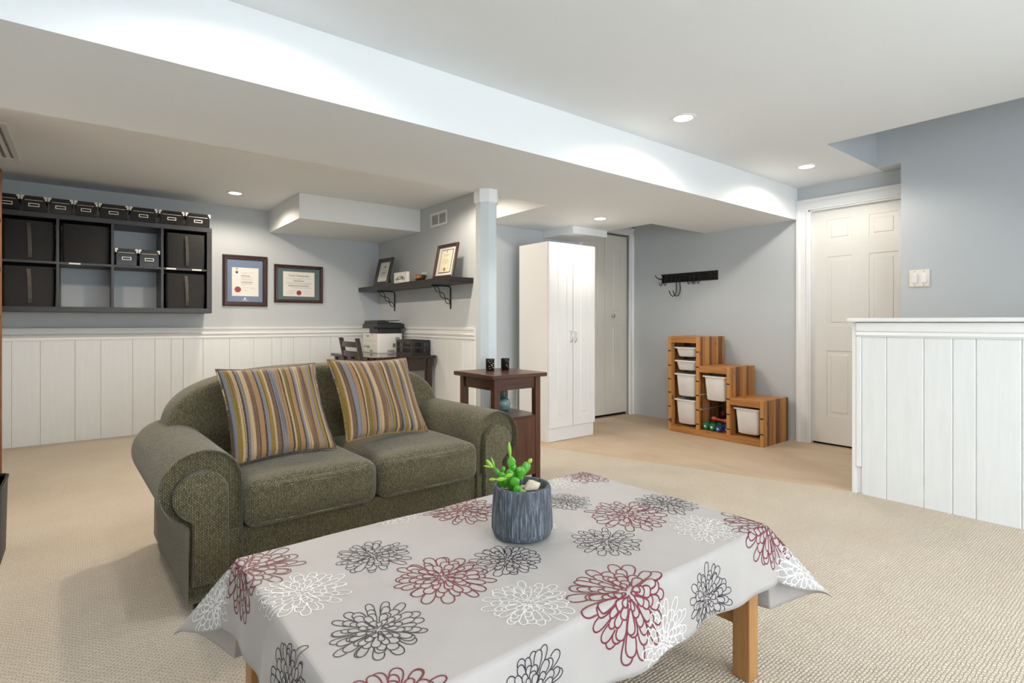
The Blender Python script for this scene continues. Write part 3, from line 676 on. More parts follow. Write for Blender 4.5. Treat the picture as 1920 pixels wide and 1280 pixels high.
# ---------------------------------------------------------------- desk, chair, printer, basket
DZ = .72
dk = thing('desk', 'espresso wooden writing desk with glossy top in the corner', 'desk', (2.05, 4.67, ZF))
dw, dd = XC - 2.05 - .02, 1.08
top = MB().loft([rrect(dw, dd, .06, DZ - ZF - .028, 5, dw / 2, dd / 2), rrect(dw, dd, .06, DZ - ZF, 5, dw / 2, dd / 2)]).obj('desk_top', DESKT, dk, bevel=.005)
for x, y in ((.04, .04), (dw - .10, .04), (.04, dd - .10), (dw - .10, dd - .10)): bx(x, x + .055, y, y + .055, 0, DZ - ZF - .028).obj('leg', ESPRESSO, dk, bevel=.003, seg=1)
for a_ in ((.095, dw - .10, .05, .07), (.095, dw - .10, dd - .08, dd - .06)): bx(*a_, .565, DZ - ZF - .028).obj('apron', ESPRESSO, dk)
for a_ in ((.05, .07), (dw - .09, dw - .07)): bx(*a_, .095, dd - .10, .565, DZ - ZF - .028).obj('apron', ESPRESSO, dk)
# ladder-back chair, facing +X
ch = thing('desk_chair', 'dark wooden ladder back chair pulled up to the desk', 'chair', (2.255, 5.0, ZF), 0)
CW = .40; SH = .45; TH = .89
for s in (-1, 1):
    y = s * CW / 2
    MB().loft([[(x - .018, y - .02, z), (x + .018, y - .02, z), (x + .018, y + .02, z), (x - .018, y + .02, z)] for x, z in ((-.245, 0), (-.225, .25), (-.22, SH), (-.24, .66), (-.285, TH))]).obj('back_post', ESPRESSO, ch, bevel=.004, seg=1)
    bx(.15, .186, y - .018, y + .018, 0, SH - .03).obj('leg', ESPRESSO, ch, bevel=.003, seg=1)
    bx(-.21, .15, y - .01, y + .01, .2, .225).obj('stretcher', ESPRESSO, ch); bx(-.21, .15, y - .012, y + .012, SH - .07, SH - .03).obj('seat_rail', ESPRESSO, ch)
for z, x in ((.83, -.272), (.74, -.256), (.65, -.238), (.56, -.229)):
    n = 8; lp = []
    for i in range(n + 1):
        y = -CW / 2 + CW * i / n; xx = x - .022 * (1 - (2 * i / n - 1) ** 2)
        lp.append([(xx - .008, y, z - .026), (xx + .008, y, z - .026), (xx + .003, y, z + .026), (xx - .013, y, z + .026)])
    MB().loft(lp).obj('back_slat', ESPRESSO, ch)
roundbox(.43, .43, .035, .014, 8, .008).obj('seat', ESPRESSO, ch, smooth=True, loc=(-.02, 0, SH - .03))
bx(.155, .18, -CW / 2, CW / 2, SH - .07, SH - .03).obj('seat_rail', ESPRESSO, ch)
# printer  (front faces -X)
pr_ = thing('printer', 'light grey laser printer with black scanner lid on the desk', 'printer', (2.405, 5.315, DZ + .0005))
PW, PD, PH = .285, .385, .205
MB().loft([rrect(PW, PD, .015, .0, 4, PW / 2, PD / 2), rrect(PW, PD, .02, .01, 4, PW / 2, PD / 2), rrect(PW, PD, .02, PH, 4, PW / 2, PD / 2)]).obj('body', GREYP, pr_, bevel=.003, smooth=35)
bx(-.0015, .0, .03, PD - .03, .128, .1295).obj('seam', GREYD, pr_); bx(-.0015, 0, .03, PD - .03, .078, .0795).obj('seam', GREYD, pr_)
bx(-.003, 0, .21, .34, .052, .072).obj('green_sticker', GREEN, pr_); bx(-.0035, 0, .27, .315, .038, .062).obj('white_sticker', PAPER, pr_)
bx(-.002, 0, .13, .20, .012, .03).obj('handle_recess', GREYD, pr_)
bx(-.002, 0, .22, .29, .172, .182).obj('logo', INK, pr_); bx(-.002, 0, .13, .15, .186, .194).obj('logo_mark', CREST, pr_)
bx(.11, .19, -.0015, 0, .01, .03).obj('side_handle', GREYD, pr_); bx(.17, .20, -.0015, 0, .06, .10).obj('side_vent', GREYD, pr_); bx(.20, .25, -.0015, 0, .14, .165).obj('side_vent', GREYD, pr_)
for k in range(5): bx(.172 + k * .006, .175 + k * .006, -.0022, 0, .062, .098).obj('vent_slot', INK, pr_)
MB().box(.04, PW - .01, .02, PD - .08, PH, PH + .055).box(.03, .05, .06, .12, PH, PH + .055).obj('scanner_base', BLACKP, pr_, bevel=.004)
bx(-.01, PW + .02, -.005, PD - .015, PH + .055, PH + .105).obj('scanner', BLACKP, pr_, bevel=.006)
bx(-.035, .06, .02, PD - .06, PH + .055, PH + .07).obj('control_panel', BLACKP, pr_, bevel=.004)
MB().prism([(.0, PH + .105), (.0, PH + .135), (.09, PH + .142), (.14, PH + .12), (PW + .0, PH + .112), (PW, PH + .105)], 'y', .02, PD - .04).obj('feeder', BLACKP, pr_, bevel=.003)
MB().prism([(.10, PH + .125), (.27, PH + .135), (.27, PH + .142), (.10, PH + .133)], 'y', .05, PD - .10).obj('feeder_tray', BLACKP, pr_)
# file basket
ba = thing('file_basket', 'black slotted plastic file basket on the desk', 'basket', (2.545, 4.83, DZ + .0005))
bw_, bd_, bh_ = .20, .34, .145
def slotted(axis, pos, ln):
    m = MB(); th = .005
    def bb(a0, a1, z0, z1):
        if axis == 'y': m.box(pos - th / 2, pos + th / 2, a0, a1, z0, z1)
        else: m.box(a0, a1, pos - th / 2, pos + th / 2, z0, z1)
    bb(0, ln, 0, .022); bb(0, ln, .064, .078); bb(0, ln, bh_ - .022, bh_)
    n = int(ln / .024)
    for k in range(n + 1):
        c = .012 + (ln - .024) * k / n; wv = .012 if k in (0, n) else .0035
        bb(c - wv, c + wv, .022, .064); bb(c - wv, c + wv, .078, bh_ - .022)
    return m
slotted('y', 0, bd_).obj('slotted_side', BLACKP, ba); slotted('y', bw_, bd_).obj('slotted_side', BLACKP, ba)
slotted('x', 0, bw_).obj('slotted_side', BLACKP, ba); slotted('x', bd_, bw_).obj('slotted_side', BLACKP, ba); slotted('x', bd_ * .55, bw_).obj('divider', BLACKP, ba)
bx(0, bw_, 0, bd_, 0, .004).obj('basket_floor', BLACKP, ba)
env = MB().box(0, .17, 0, .004, 0, .10).obj('envelope', CREAMP, None); env.location = (2.56, 5.10, DZ + .012); env.rotation_euler = (R(-6), 0, 0)
tag(env, 'cream envelope standing in the slotted basket', 'envelope')
for k in range(2):
    e2 = bx(.01, .16, 0, .003, 0, .085 + .01 * k).obj('folder', (PAPER, RED)[k], None); e2.location = (2.555, 5.06 - .03 * k, DZ + .01)
    tag(e2, ('white paper sheet standing in the slotted basket', 'red folder standing in the slotted basket')[k], 'paper')

# ---------------------------------------------------------------- wardrobe
wr = thing('wardrobe', 'tall white two door wardrobe cabinet by closet door', 'wardrobe', (3.155, 3.49, 0))
WW, WD, WH = .575, .41, 1.747
bx(0, WW, .022, WD, .0, WH).obj('carcass', WARD, wr, bevel=.002, seg=1)
bx(.012, WW - .012, .012, .022, .002, .118).obj('kick_board', WARD, wr, bevel=.002, seg=1)
for s, (xa, xb) in enumerate(((.003, WW / 2 - .003), (WW / 2 + .003, WW - .003))):
    dz0, dz1 = .122, WH - .004; f_ = .062
    dm = MB().box(xa, xa + f_, 0, .019, dz0, dz1).box(xb - f_, xb, 0, .019, dz0, dz1).box(xa + f_, xb - f_, 0, .019, dz0, dz0 + f_ + .01).box(xa + f_, xb - f_, 0, .019, dz1 - f_, dz1).box(xa + f_, xb - f_, .015, .019, dz0, dz1)
    dr = dm.obj('door', WARD, wr)
    panel('x', xa + f_, xb - f_, dz0 + f_ + .01, dz1 - f_, 0, -.013, dr, WARD, 0, -1)
    hx = xb - .022 if s == 0 else xa + .022
    MB().tube([(hx, .002, .865), (hx, -.014, .872), (hx, -.024, .893), (hx, -.027, .918), (hx, -.024, .943), (hx, -.014, .964), (hx, .002, .971)], [.006, .0045, .004, .004, .004, .0045, .006], 8).obj('handle', NICKEL, dr, smooth=True)

# ---------------------------------------------------------------- hook rail on hall wall
hk = thing('hook_rail', 'black metal rail of coat hooks on the hall wall', 'hook rail', (XH, 2.967, 1.467))
HL = .671
m = MB().box(-.012, 0, 0, HL, 0, .012).box(-.012, 0, 0, HL, .082, .094)
m.obj('rail', BLACKM, hk, bevel=.002, seg=1)
for k in range(26): bx(-.010, -.001,   .003 + k * .0255, .0235 + k * .0255, .012, .082).obj('rail_bar', BLACKM, hk)
def hook(y, small=True):
    t = .004
    if small:
        p = [(-.012, y, .075), (-.016, y, .03), (-.02, y, .0), (-.028, y, -.022), (-.044, y, -.028), (-.058, y, -.016), (-.064, y, .006)]
        MB().tube(p, t, 7).obj('hook', BLACKM, hk, smooth=True)
    else:
        p = [(-.014, y, .05), (-.016, y, .0), (-.020, y, -.02), (-.014, y, -.05), (-.018, y, -.10), (-.045, y, -.14), (-.085, y, -.150), (-.12, y, -.13), (-.142, y, -.095)]
        MB().tube(p, .0048, 7).obj('hook', BLACKM, hk, smooth=True)
for y in (.20, .245, .262, .31, .60, .655): hook(y)
for y in (.43, .475): hook(y, False)
MB().tube([(-.012, .66, .045), (-.04, .675, .045), (-.07, .69, .06), (-.085, .695, .085)], .0045, 7).obj('hook', BLACKM, hk, smooth=True)
MB().tube([(-.016, .20, .055), (-.03, .10, .04), (-.018, .04, .02)], .005, 7).obj('hook', BLACKM, hk, smooth=True)

# light switch
sw = thing('light_switch', 'ivory double rocker light switch on the stairwell wall', 'switch', (XR, 1.2655, 1.362), -PI / 2)
roundbox(.122, .008, .122, .003, 6).obj('plate', SWITCHP, sw, loc=(0, -.004, -.061), smooth=True)
for x, tl in ((-.027, 4), (.027, -4)):
    o = roundbox(.032, .010, .066, .002, 4).obj('rocker', SWITCHR, sw, loc=(x, -.009, -.033), rot=(R(tl), 0, 0))
    for z in (-.05, .05): MB().lathe([(.0035, 0), (.003, .001)], 10).xf(Matrix.Translation((x, -.0078, z)) @ Matrix.Rotation(PI / 2, 4, 'X')).obj('screw', SCREW, sw)

# ---------------------------------------------------------------- stepped pine storage unit
TX, TY0, TL, TD = 4.447, 2.262, .94, .44
st = thing('storage_frame', 'stepped pine storage frame with plastic bins by hall wall', 'storage unit', (TX, TY0, 0))
HT = [.382, .645, .91]                       # right (near door) to left
cwid = (TL - 4 * .03) / 3
yv = [0, .03 + cwid, 2 * (.03 + cwid), TL - .03]   # verticals' y0
vh = [HT[0], HT[1], HT[2], HT[2]]
k_ = 0
for i in range(4):
    z0 = .0
    stile = bx(0, .03, yv[i], yv[i] + .03, z0, vh[i]).obj('side_panel', PINES[0], st, bevel=.002, seg=1)
    n = 11
    for j in range(n):
        xa = .03 + (TD - .03) * j / n; xb = .03 + (TD - .03) * (j + 1) / n
        bx(xa + .0004, xb - .0004, yv[i] + .0015, yv[i] + .0285, z0, vh[i]).obj('stave', PINES[(j * 2 + i + (j // 3)) % 3], stile, bevel=.0006, seg=1)
    for zz in [z for z in (.105, .235, .37, .50, .63, .77) if z < vh[i] - .06]:
        bx(-.001, .002, yv[i] - .0005, yv[i] + .0305, zz - .005, zz + .005).obj('notch_shade', DARK, stile)  # shade of each notch put on as a dark strip, nothing is cut
for c in range(3):
    ya, yb2 = yv[c] + .03, yv[c + 1]
    tp = bx(.0, .03, ya, yb2, HT[c] - .06, HT[c] - .002).obj('top_panel', PINEH, st, bevel=.002, seg=1)
    n = 7
    for j in range(n):
        xa = .03 + (TD - .03) * j / n; xb = .03 + (TD - .03) * (j + 1) / n
        bx(xa + .0004, xb - .0004, ya, yb2, HT[c] - .028, HT[c] - .002).obj('stave', PINEX[j % 2], tp, bevel=.0006, seg=1)
    bx(.0, .05, ya, yb2, .0, .058).obj('bottom_rail', PINEH, st, bevel=.002, seg=1) if False else None
bx(-.002, .03, .03, TL - .03, .002, .055).obj('bottom_rail', PINEH, st, bevel=.002, seg=1)
for c in range(3):
    ya, yb2 = yv[c] + .03, yv[c + 1]
    bx(.03, TD - .01, ya, yb2, .03, .055).obj('bottom_shelf', PINEH, st)
    if c == 1: bx(.10, TD - .04, ya + .004, ya + .02, .235, .25).obj('bin_runner', GREYD, st); bx(.02, TD - .04, yb2 - .012, yb2, .37, .382).obj('bin_runner', GREYD, st); bx(.02, TD - .04, yb2 - .012, yb2, .235, .247).obj('bin_runner', GREYD, st)
def tub(label, c, ztop, h):
    yc = (yv[c] + .03 + yv[c + 1]) / 2; w_ = cwid - .012
    t = thing('plastic_bin', label, 'storage bin', (TX + .02 + .20, TY0 + yc, ztop - h), 0, 'white plastic bins in the pine frame')
    wb2, wt = w_ - .075, w_ - .045
    MB().loft([rrect(.33, wb2 - .03, .03, .0, 4), rrect(.345, wb2, .032, .008, 4), rrect(.372, wt, .03, h - .012, 4), rrect(.365, wt - .008, .028, h - .012, 4), rrect(.34, wb2 - .008, .028, .012, 4)], True, True).obj('tub', BIN, t, smooth=40)
    MB().loft([rrect(.372, wt - .002, .03, h - .014, 4), rrect(.40, w_ - .012, .03, h - .012, 4), rrect(.40, w_ - .010, .03, h - .002, 4), rrect(.394, w_ - .016, .03, h, 4), rrect(.36, wt - .012, .026, h, 4), rrect(.36, wt - .012, .026, h - .014, 4)], False, False).obj('rim', BIN, t, smooth=40)
    return t
tub('shallow white plastic bin at the top of the tallest column', 2, .808, .092)
tub('shallow white plastic bin second from top in the tallest column', 2, .682, .095)
tub('deep white plastic bin third from top in the tallest column', 2, .556, .215)
tub('deep white plastic bin at the bottom of the tallest column', 2, .312, .235)
tub('deep white plastic bin above the dumbbells in middle column', 1, .556, .225)
tub('deep white plastic bin in the shortest column', 0, .302, .225)
# dumbbells
def dumbbell(label, loc, rot, r, L, mat, hexa=False):
    t = thing('dumbbell', label, 'dumbbell', loc, 0, None, rot)
    n = 6 if hexa else 24
    MB().lathe([(.014, -L / 2 + .02), (.014, L / 2 - .02)], 14).obj('grip', mat, t, smooth=40)
    hd = L * .3
    for s in (-1, 1):
        a_, b_ = (s * (L / 2 - hd), s * L / 2) ; pr2 = [(r * .75, a_), (r, a_ + s * hd * .25), (r, b_ - s * hd * .25), (r * .78, b_), (.001, b_)]
        MB().lathe(pr2, n).obj('weight_head', mat, t, smooth=(False if hexa else 40))
        if not hexa:
            MB().lathe([(r * .28, b_ + s * .0002), (r * .28, b_ + s * .0012), (r * .10, b_ + s * .0012), (r * .10, b_ + s * .0002)], 18).obj('white_mark', PAPER, t)
    return t
ym = TY0 + yv[1] + .03
ZS = .0555
dumbbell('green round dumbbell against the stile in the pine frame', (TX + .13, ym + cwid - .037, ZS + .0345), (0, PI / 2, 0), .034, .17, DGREEN)
dumbbell('green round dumbbell beside the blue dumbbell in the pine frame', (TX + .12, ym + cwid - .108, ZS + .0345), (0, PI / 2, 0), .034, .17, DGREEN)
dumbbell('blue round dumbbell beside the green dumbbell in the pine frame', (TX + .10, ym + cwid - .175, ZS + .0295), (0, PI / 2, 0), .029, .15, DBLUE)
dumbbell('blue round dumbbell against the far stile in the pine frame', (TX + .14, ym + cwid - .238, ZS + .0295), (0, PI / 2, R(0)), .029, .15, DBLUE)
dumbbell('small red dumbbell lying across the green and blue dumbbells', (TX + .15, ym + .150, ZS + .089), (R(95), 0, R(8)), .024, .155, DRED, True)
dumbbell('maroon dumbbell at the back of the middle cubby', (TX + .30, ym + .135, ZS + .118), (R(90), 0, R(14)), .042, .16, DMAR, True)
g_ = roundbox(.20, .17, .075, .03, 8).obj('exercise_bag', BLACKF, None, smooth=True, loc=(TX + .335, ym + .130, ZS + .001)); tag(g_, 'black soft bag under the maroon dumbbell', 'bag')

# ---------------------------------------------------------------- sofa
SO = thing('loveseat', 'olive green tweed loveseat with rolled arms', 'sofa', (.285, 2.195, ZF), R(2.0))
SL = 1.432; SDp = .86; AW = .178
fz = .045
bx(AW * .4, SL - AW * .4, .015, SDp - .02, fz, .27).obj('base', SOFA, SO, bevel=.012, seg=3, smooth=40, uv='box')
def arm_profile(sc=1.0, dz=0):
    """left arm; x grows inward"""
    cx_, cz_, r = .048, .446, .136
    pts = [(0.0, fz), (0.002, .20), (.004, .305)]
    a0, a1 = R(243), R(38)
    for i in range(29):
        t = a0 + (a1 - a0) * i / 28
        pts.append((cx_ + r * math.cos(t), cz_ + r * math.sin(t)))
    pts += [(AW - .006, .49), (AW, .44), (AW, .25), (AW, fz)]
    if sc != 1.0:
        gx, gz = .075, .36
        pts = [(gx + (x - gx) * sc, gz + (z - gz) * sc + dz) for x, z in pts]
    return pts
def arm(mirror):
    fx = (lambda x: SL - x) if mirror else (lambda x: x)
    P_ = arm_profile(); n = len(P_)
    loops = []
    for y, s in ((.03, .955), (.008, .97), (-.004, .985), (-.002, .998), (.012, 1.0), (.2, 1.0), (.5, 1.0), (SDp - .06, 1.0), (SDp - .02, .99), (SDp, .95)):
        q = arm_profile(s) if s != 1.0 else P_
        loops.append([(fx(x), y, max(fz, z)) for x, z in q])
    m = MB().loft(loops, True, True); o = m.obj('arm', SOFA, SO, smooth=50, uv='box')
    # front panel with welt: inner scroll
    q = arm_profile(.66)
    q = [(x - .012, max(fz, z - (.0 if z > .3 else .05))) for x, z in q]
    MB().loft([[(fx(x), .034, z) for x, z in q], [(fx(x), -.002, z) for x, z in q], [(fx(.072 + (x - .072) * .93), -.009, max(fz, .36 + (z - .36) * .95)) for x, z in q]], True, True).obj('arm_front', SOFA, o, smooth=45, uv='box')
arm(False); arm(True)
# back
def back_outline(inset=0):
    pts = []
    hw_ = .700 - inset; ht = .812 - inset; zb_ = .20
    for i in range(61):
        t = i / 60; th = PI * (1 - t)
        x = math.copysign(abs(math.cos(th)) ** .62, math.cos(th)) * hw_
        z = .44 + (ht - .44 - .035) * (abs(math.sin(th)) ** .50) + .035 * (1 - (x / .7) ** 2)
        pts.append((SL / 2 + x, z))
    return [(SL / 2 - hw_, zb_)] + pts + [(SL / 2 + hw_, zb_)]
loops = []
prf = [(.60, .09), (.585, .05), (.578, .025), (.59, .006), (.625, 0), (.72, 0), (.80, .0), (.835, .01), (.848, .035)]
for y, ins in prf:
    q = back_outline(ins); loops.append([(x, y + (z - .42) * .16 * (1 if y < .7 else .35), z) for x, z in q])
MB().loft(loops, True, True).obj('back', SOFA, SO, smooth=60, uv='box')
bx(.02, SL - .02, SDp - .10, SDp - .01, fz, .5).obj('back_base', SOFA, SO, bevel=.01, smooth=40, uv='box')
# seat cushions
cwd = (SL - 2 * AW) / 2
for k in range(2):
    c = roundbox(cwd - .004, .64, .182, .05, 22, .022, .02).obj('seat_cushion', SOFA, SO, smooth=True, uv='box', loc=(AW + cwd * (k + .5), .285, .262))
    # piping seams along the front
    for z in (.028, .154):
        MB().tube([(-cwd / 2 + .05 + (cwd - .1) * i / 16, -.322 - .018 * (1 - (i / 8 - 1) ** 2), z) for i in range(17)], .0035, 6).obj('welt', SOFA, c, smooth=True, uv='box')
for x in (.05, SL - .05):
    for y in (.06, SDp - .08): MB().lathe([(.022, 0), (.028, fz + .01)], 12, (x, y, 0)).obj('foot', ESPRESSO, SO, smooth=40)
# striped pillows
def pillow(label, loc, rot, a_, b_, T_, mat):
    n = 26; V = []; Fc = []; UV = []
    for sd in (-1, 1):
        for j in range(n + 1):
            for i in range(n + 1):
                u = 2 * i / n - 1; v = 2 * j / n - 1
                x = a_ * u * (1 - .085 * (1 - v * v)); z = b_ * v * (1 - .075 * (1 - u * u))
                t = T_ * max(0, (1 - u * u) * (1 - v * v)) ** .42
                y = sd * (t + .002) + .006 * math.sin(5 * u + 3 * v) * (1 - u * u) * (1 - v * v)
                V.append((x, y, z)); UV.append(((u + 1) / 2, (v + 1) / 2))
    N = (n + 1) ** 2
    for sd in range(2):
        for j in range(n):
            for i in range(n):
                q = [sd * N + j * (n + 1) + i, sd * N + j * (n + 1) + i + 1, sd * N + (j + 1) * (n + 1) + i + 1, sd * N + (j + 1) * (n + 1) + i]
                Fc.append(tuple(q if sd == 0 else q[::-1]))
    rim = [i for i in range(n)] + [n + k * (n + 1) for k in range(n)] + [(n + 1) * (n + 1) - 1 - i for i in range(n)] + [(n - k) * (n + 1) for k in range(n)]
    for i in range(len(rim)):
        p, q = rim[i], rim[(i + 1) % len(rim)]; Fc.append((p, N + p, N + q, q))
    me = bpy.data.meshes.new('striped_pillow'); me.from_pydata(V, [], Fc); ul = me.uv_layers.new(name='UVMap')
    for l in me.loops: ul.data[l.index].uv = UV[l.vertex_index]
    for p in me.polygons: p.use_smooth = True
    o = link('striped_pillow', me, mat, None, loc, rot); tag(o, label, 'pillow')
    # fringe-like stitched edge
    ed = [V[i] for i in rim]
    MB().tube(ed + [ed[0]], .004, 6).obj('edge_piping', mat, o, smooth=True, uv='box')
    return o
pillow('striped cushion with blue centre band at left of the loveseat seam', (.672, 2.535, .655), (R(-33), R(-1), R(3)), .215, .222, .06, PIL1)
pillow('striped cushion with brown edge leaning near the far arm', (1.175, 2.585, .667), (R(-31), R(1.5), R(6)), .228, .215, .06, PIL2)

# ---------------------------------------------------------------- end table with candles and vase
et = thing('end_table', 'dark cherry end table with open cubby beside loveseat', 'end table', (1.845, 2.515, ZF), 0)
EW, ED, EH = .415, .43, .735 - ZF
MB().loft([[(x, y, z) for x, y in ((-.0, -.0), (EW, 0), (EW, ED), (0, ED))] for z in (EH - .026, EH)]).obj('table_top', CHERRY, et, bevel=.005, seg=2)
for x in (.03, EW - .07):
    for y in (.03, ED - .07): bx(x, x + .04, y, y + .04, 0, EH - .026).obj('leg', CHERRYV, et, bevel=.002, seg=1)
for y in (.04, ED - .06): bx(.07, EW - .07, y, y + .02, EH - .095, EH - .026).obj('apron', CHERRY, et)
for x in (.04, EW - .06): bx(x, x + .02, .07, ED - .07, EH - .095, EH - .026).obj('apron', CHERRY, et)
bx(.03, EW - .03, .032, ED - .032, .452, .468).obj('shelf', CHERRY, et, bevel=.002, seg=1)
for y in (.034, ED - .044): bx(.07, EW - .07, y, y + .01, .105, .452).obj('panel', CHERRYV, et)
for x in (.034, EW - .044): bx(x, x + .01, .07, ED - .07, .105, .452).obj('panel', CHERRYV, et)
bx(.04, EW - .04, .04, ED - .04, .10, .115).obj('cabinet_floor', CHERRY, et)
for k, (x, y) in enumerate(((2.045, 2.825), (2.148, 2.80))):
    cd = thing('candle_cup', ('black candle cup with gold specks nearer the loveseat', 'black candle cup with gold specks nearer the wardrobe')[k], 'candle', (x, y, .7355), R(50 * k))
    MB().lathe([(.024, 0), (.027, .003), (.0285, .074), (.0265, .074), (.025, .06), (.001, .058)], 24).obj('cup', CANDLE, cd, smooth=50)
    for i in range(11):
        a_ = R(200 + random.uniform(0, 110)); z = .012 + .05 * i / 10; r = .0268 + .0015 * z / .074
        MB().box(-.004 - .002 * (i % 2), .004, -.0003, .0006, -.0018, .0018).xf(Matrix.Rotation(a_ + PI / 2, 4, 'Z') @ Matrix.Translation((0, -r - .0002, z))).obj('gold_print', GOLDT, cd)
vz = MB().lathe([(.020, 0), (.034, .006), (.044, .028), (.046, .046), (.040, .066), (.024, .082), (.010, .092), (.0085, .106), (.014, .116), (.012, .117), (.007, .106), (.001, .09)], 32).obj('glass_vase', VASE, None, smooth=70, loc=(2.135, 2.80, ZF + .4685)); tag(vz, 'round teal vase on the end table cubby shelf', 'vase')

# ---------------------------------------------------------------- coffee table, cloth, plant
ZT = .448
TBX0, TBX1, TBY0, TBY1 = .315, 1.552, .785, 1.498
tc = ((TBX0 + TBX1) / 2, (TBY0 + TBY1) / 2); TA = R(1.0)
tb = thing('coffee_table', 'honey oak coffee table under a flowered cloth', 'table', (tc[0], tc[1], ZF), TA)
a_, b_ = (TBX1 - TBX0) / 2 - .004, (TBY1 - TBY0) / 2 - .004
bx(-a_, a_, -b_, b_, ZT - ZF - .03, ZT - ZF - .001).obj('table_top', OAKH, tb, bevel=.004)
for sx in (-1, 1):
    for sy in (-1, 1):
        x = sx * (a_ - .03); y = sy * (b_ - .03); bx(x - .026, x + .026, y - .026, y + .026, 0, ZT - ZF - .03).obj('leg', OAK, tb, bevel=.003)
    x = sx * (a_ - .03)
    bx(x - .012, x + .012, -b_ + .056, b_ - .056, .145, .195).obj('stretcher', OAKH, tb, bevel=.002)
    bx(x - .011, x + .011, -b_ + .056, b_ - .056, ZT - ZF - .11, ZT - ZF - .03).obj('apron', OAKH, tb)
for sy in (-1, 1): bx(-a_ + .056, a_ - .056, sy * (b_ - .03) - .011, sy * (b_ - .03) + .011, ZT - ZF - .11, ZT - ZF - .03).obj('apron', OAKH, tb)
bx(-a_ + .06, a_ - .06, -.012, .012, .150, .190).obj('stretcher', OAKH, tb) if False else None
# cloth: local metres about the table centre
HX, HY = (TBX1 - TBX0) / 2 + .003, (TBY1 - TBY0) / 2 + .003
OX0, OX1, OY0, OY1 = .17, .27, .165, .28
def wr_noise(s, t):
    return .0016 * math.sin(9 * s + 4 * t) * math.sin(7 * t - 3 * s + 1) + .0010 * math.sin(23 * s - 11 * t + .5) * math.sin(13 * t + 5 * s) + .0009 * math.sin(31 * t + 8 * s)
RC = .014
def cloth(s, t, lift=0):
    dx = s - HX if s > HX else (s + HX if s < -HX else 0); dy = t - HY if t > HY else (t + HY if t < -HY else 0)
    cxp, cyp = max(-HX, min(HX, s)), max(-HY, min(HY, t))
    r = math.hypot(dx, dy)
    top = .0045 + wr_noise(s, t)
    if r < 1e-9: return Vector((s, t, ZT + top + lift))
    ox, oy = dx / r, dy / r
    ph = math.atan2(abs(dy) / (OY1 if dy > 0 else OY0), abs(dx) / (OX1 if dx > 0 else OX0)); c2 = max(0, math.sin(2 * ph))
    tau = R(7) + R(36) * c2 ** 2.2                     # lean away from vertical
    al = s if abs(dy) > abs(dx) else t
    # ripples along the straight sides, folds at corners
    rip = .010 * math.sin(al * 13 + (1 if abs(dy) > abs(dx) else 2.3)) + .006 * math.sin(al * 31 + 1.7)
    if c2 > .02: rip = rip * (1 - min(1, c2 * 2))
    full = (PI / 2 - tau)                              # total bend
    arc = RC * full
    if r < arc:
        th = r / RC; h = RC * math.sin(th); z = RC * (1 - math.cos(th)); nrm = Vector((ox * math.sin(th), oy * math.sin(th), math.cos(th)))
    else:
        q = r - arc; h = RC * math.sin(full) + q * math.sin(tau); z = RC * (1 - math.cos(full)) + q * math.cos(tau)
        h += rip * min(1, q / .12); nrm = Vector((ox * math.cos(tau), oy * math.cos(tau), math.sin(tau)))
    k = max(0, 1 - r / .03)
    return Vector((cxp + ox * h, cyp + oy * h, ZT + .0045 - z + wr_noise(s, t) * k)) + nrm * lift
S0, S1, T0, T1 = -HX - OX0, HX + OX1, -HY - OY0, HY + OY1
def axis_pts(lo, hi, e, step=.0125):
    pts = set()
    n = int((hi - lo) / step)
    for i in range(n + 1): pts.add(round(lo + (hi - lo) * i / n, 5))
    for c in (-e, e):
        for k in range(-2, 9): pts.add(round(c + k * .0035, 5))
    return sorted(p for p in pts if lo <= p <= hi)
sp, tp_ = axis_pts(S0, S1, HX), axis_pts(T0, T1, HY)
V = [cloth(s, t) for t in tp_ for s in sp]; n_ = len(sp)
Fc = [(j * n_ + i, j * n_ + i + 1, (j + 1) * n_ + i + 1, (j + 1) * n_ + i) for j in range(len(tp_) - 1) for i in range(n_ - 1)]
me = bpy.data.meshes.new('tablecloth'); me.from_pydata([tuple(v) for v in V], [], Fc); ul = me.uv_layers.new(name='UVMap')
for l in me.loops: ul.data[l.index].uv = (sp[l.vertex_index % n_], tp_[l.vertex_index // n_])
for p in me.polygons: p.use_smooth = True
tcl = link('tablecloth', me, CLOTH, None, (tc[0], tc[1], 0), (0, 0, TA)); tag(tcl, 'grey tablecloth printed with burgundy, navy and white flowers', 'tablecloth')
so_ = tcl.modifiers.new('thickness', 'SOLIDIFY'); so_.thickness = .0012; so_.offset = -1
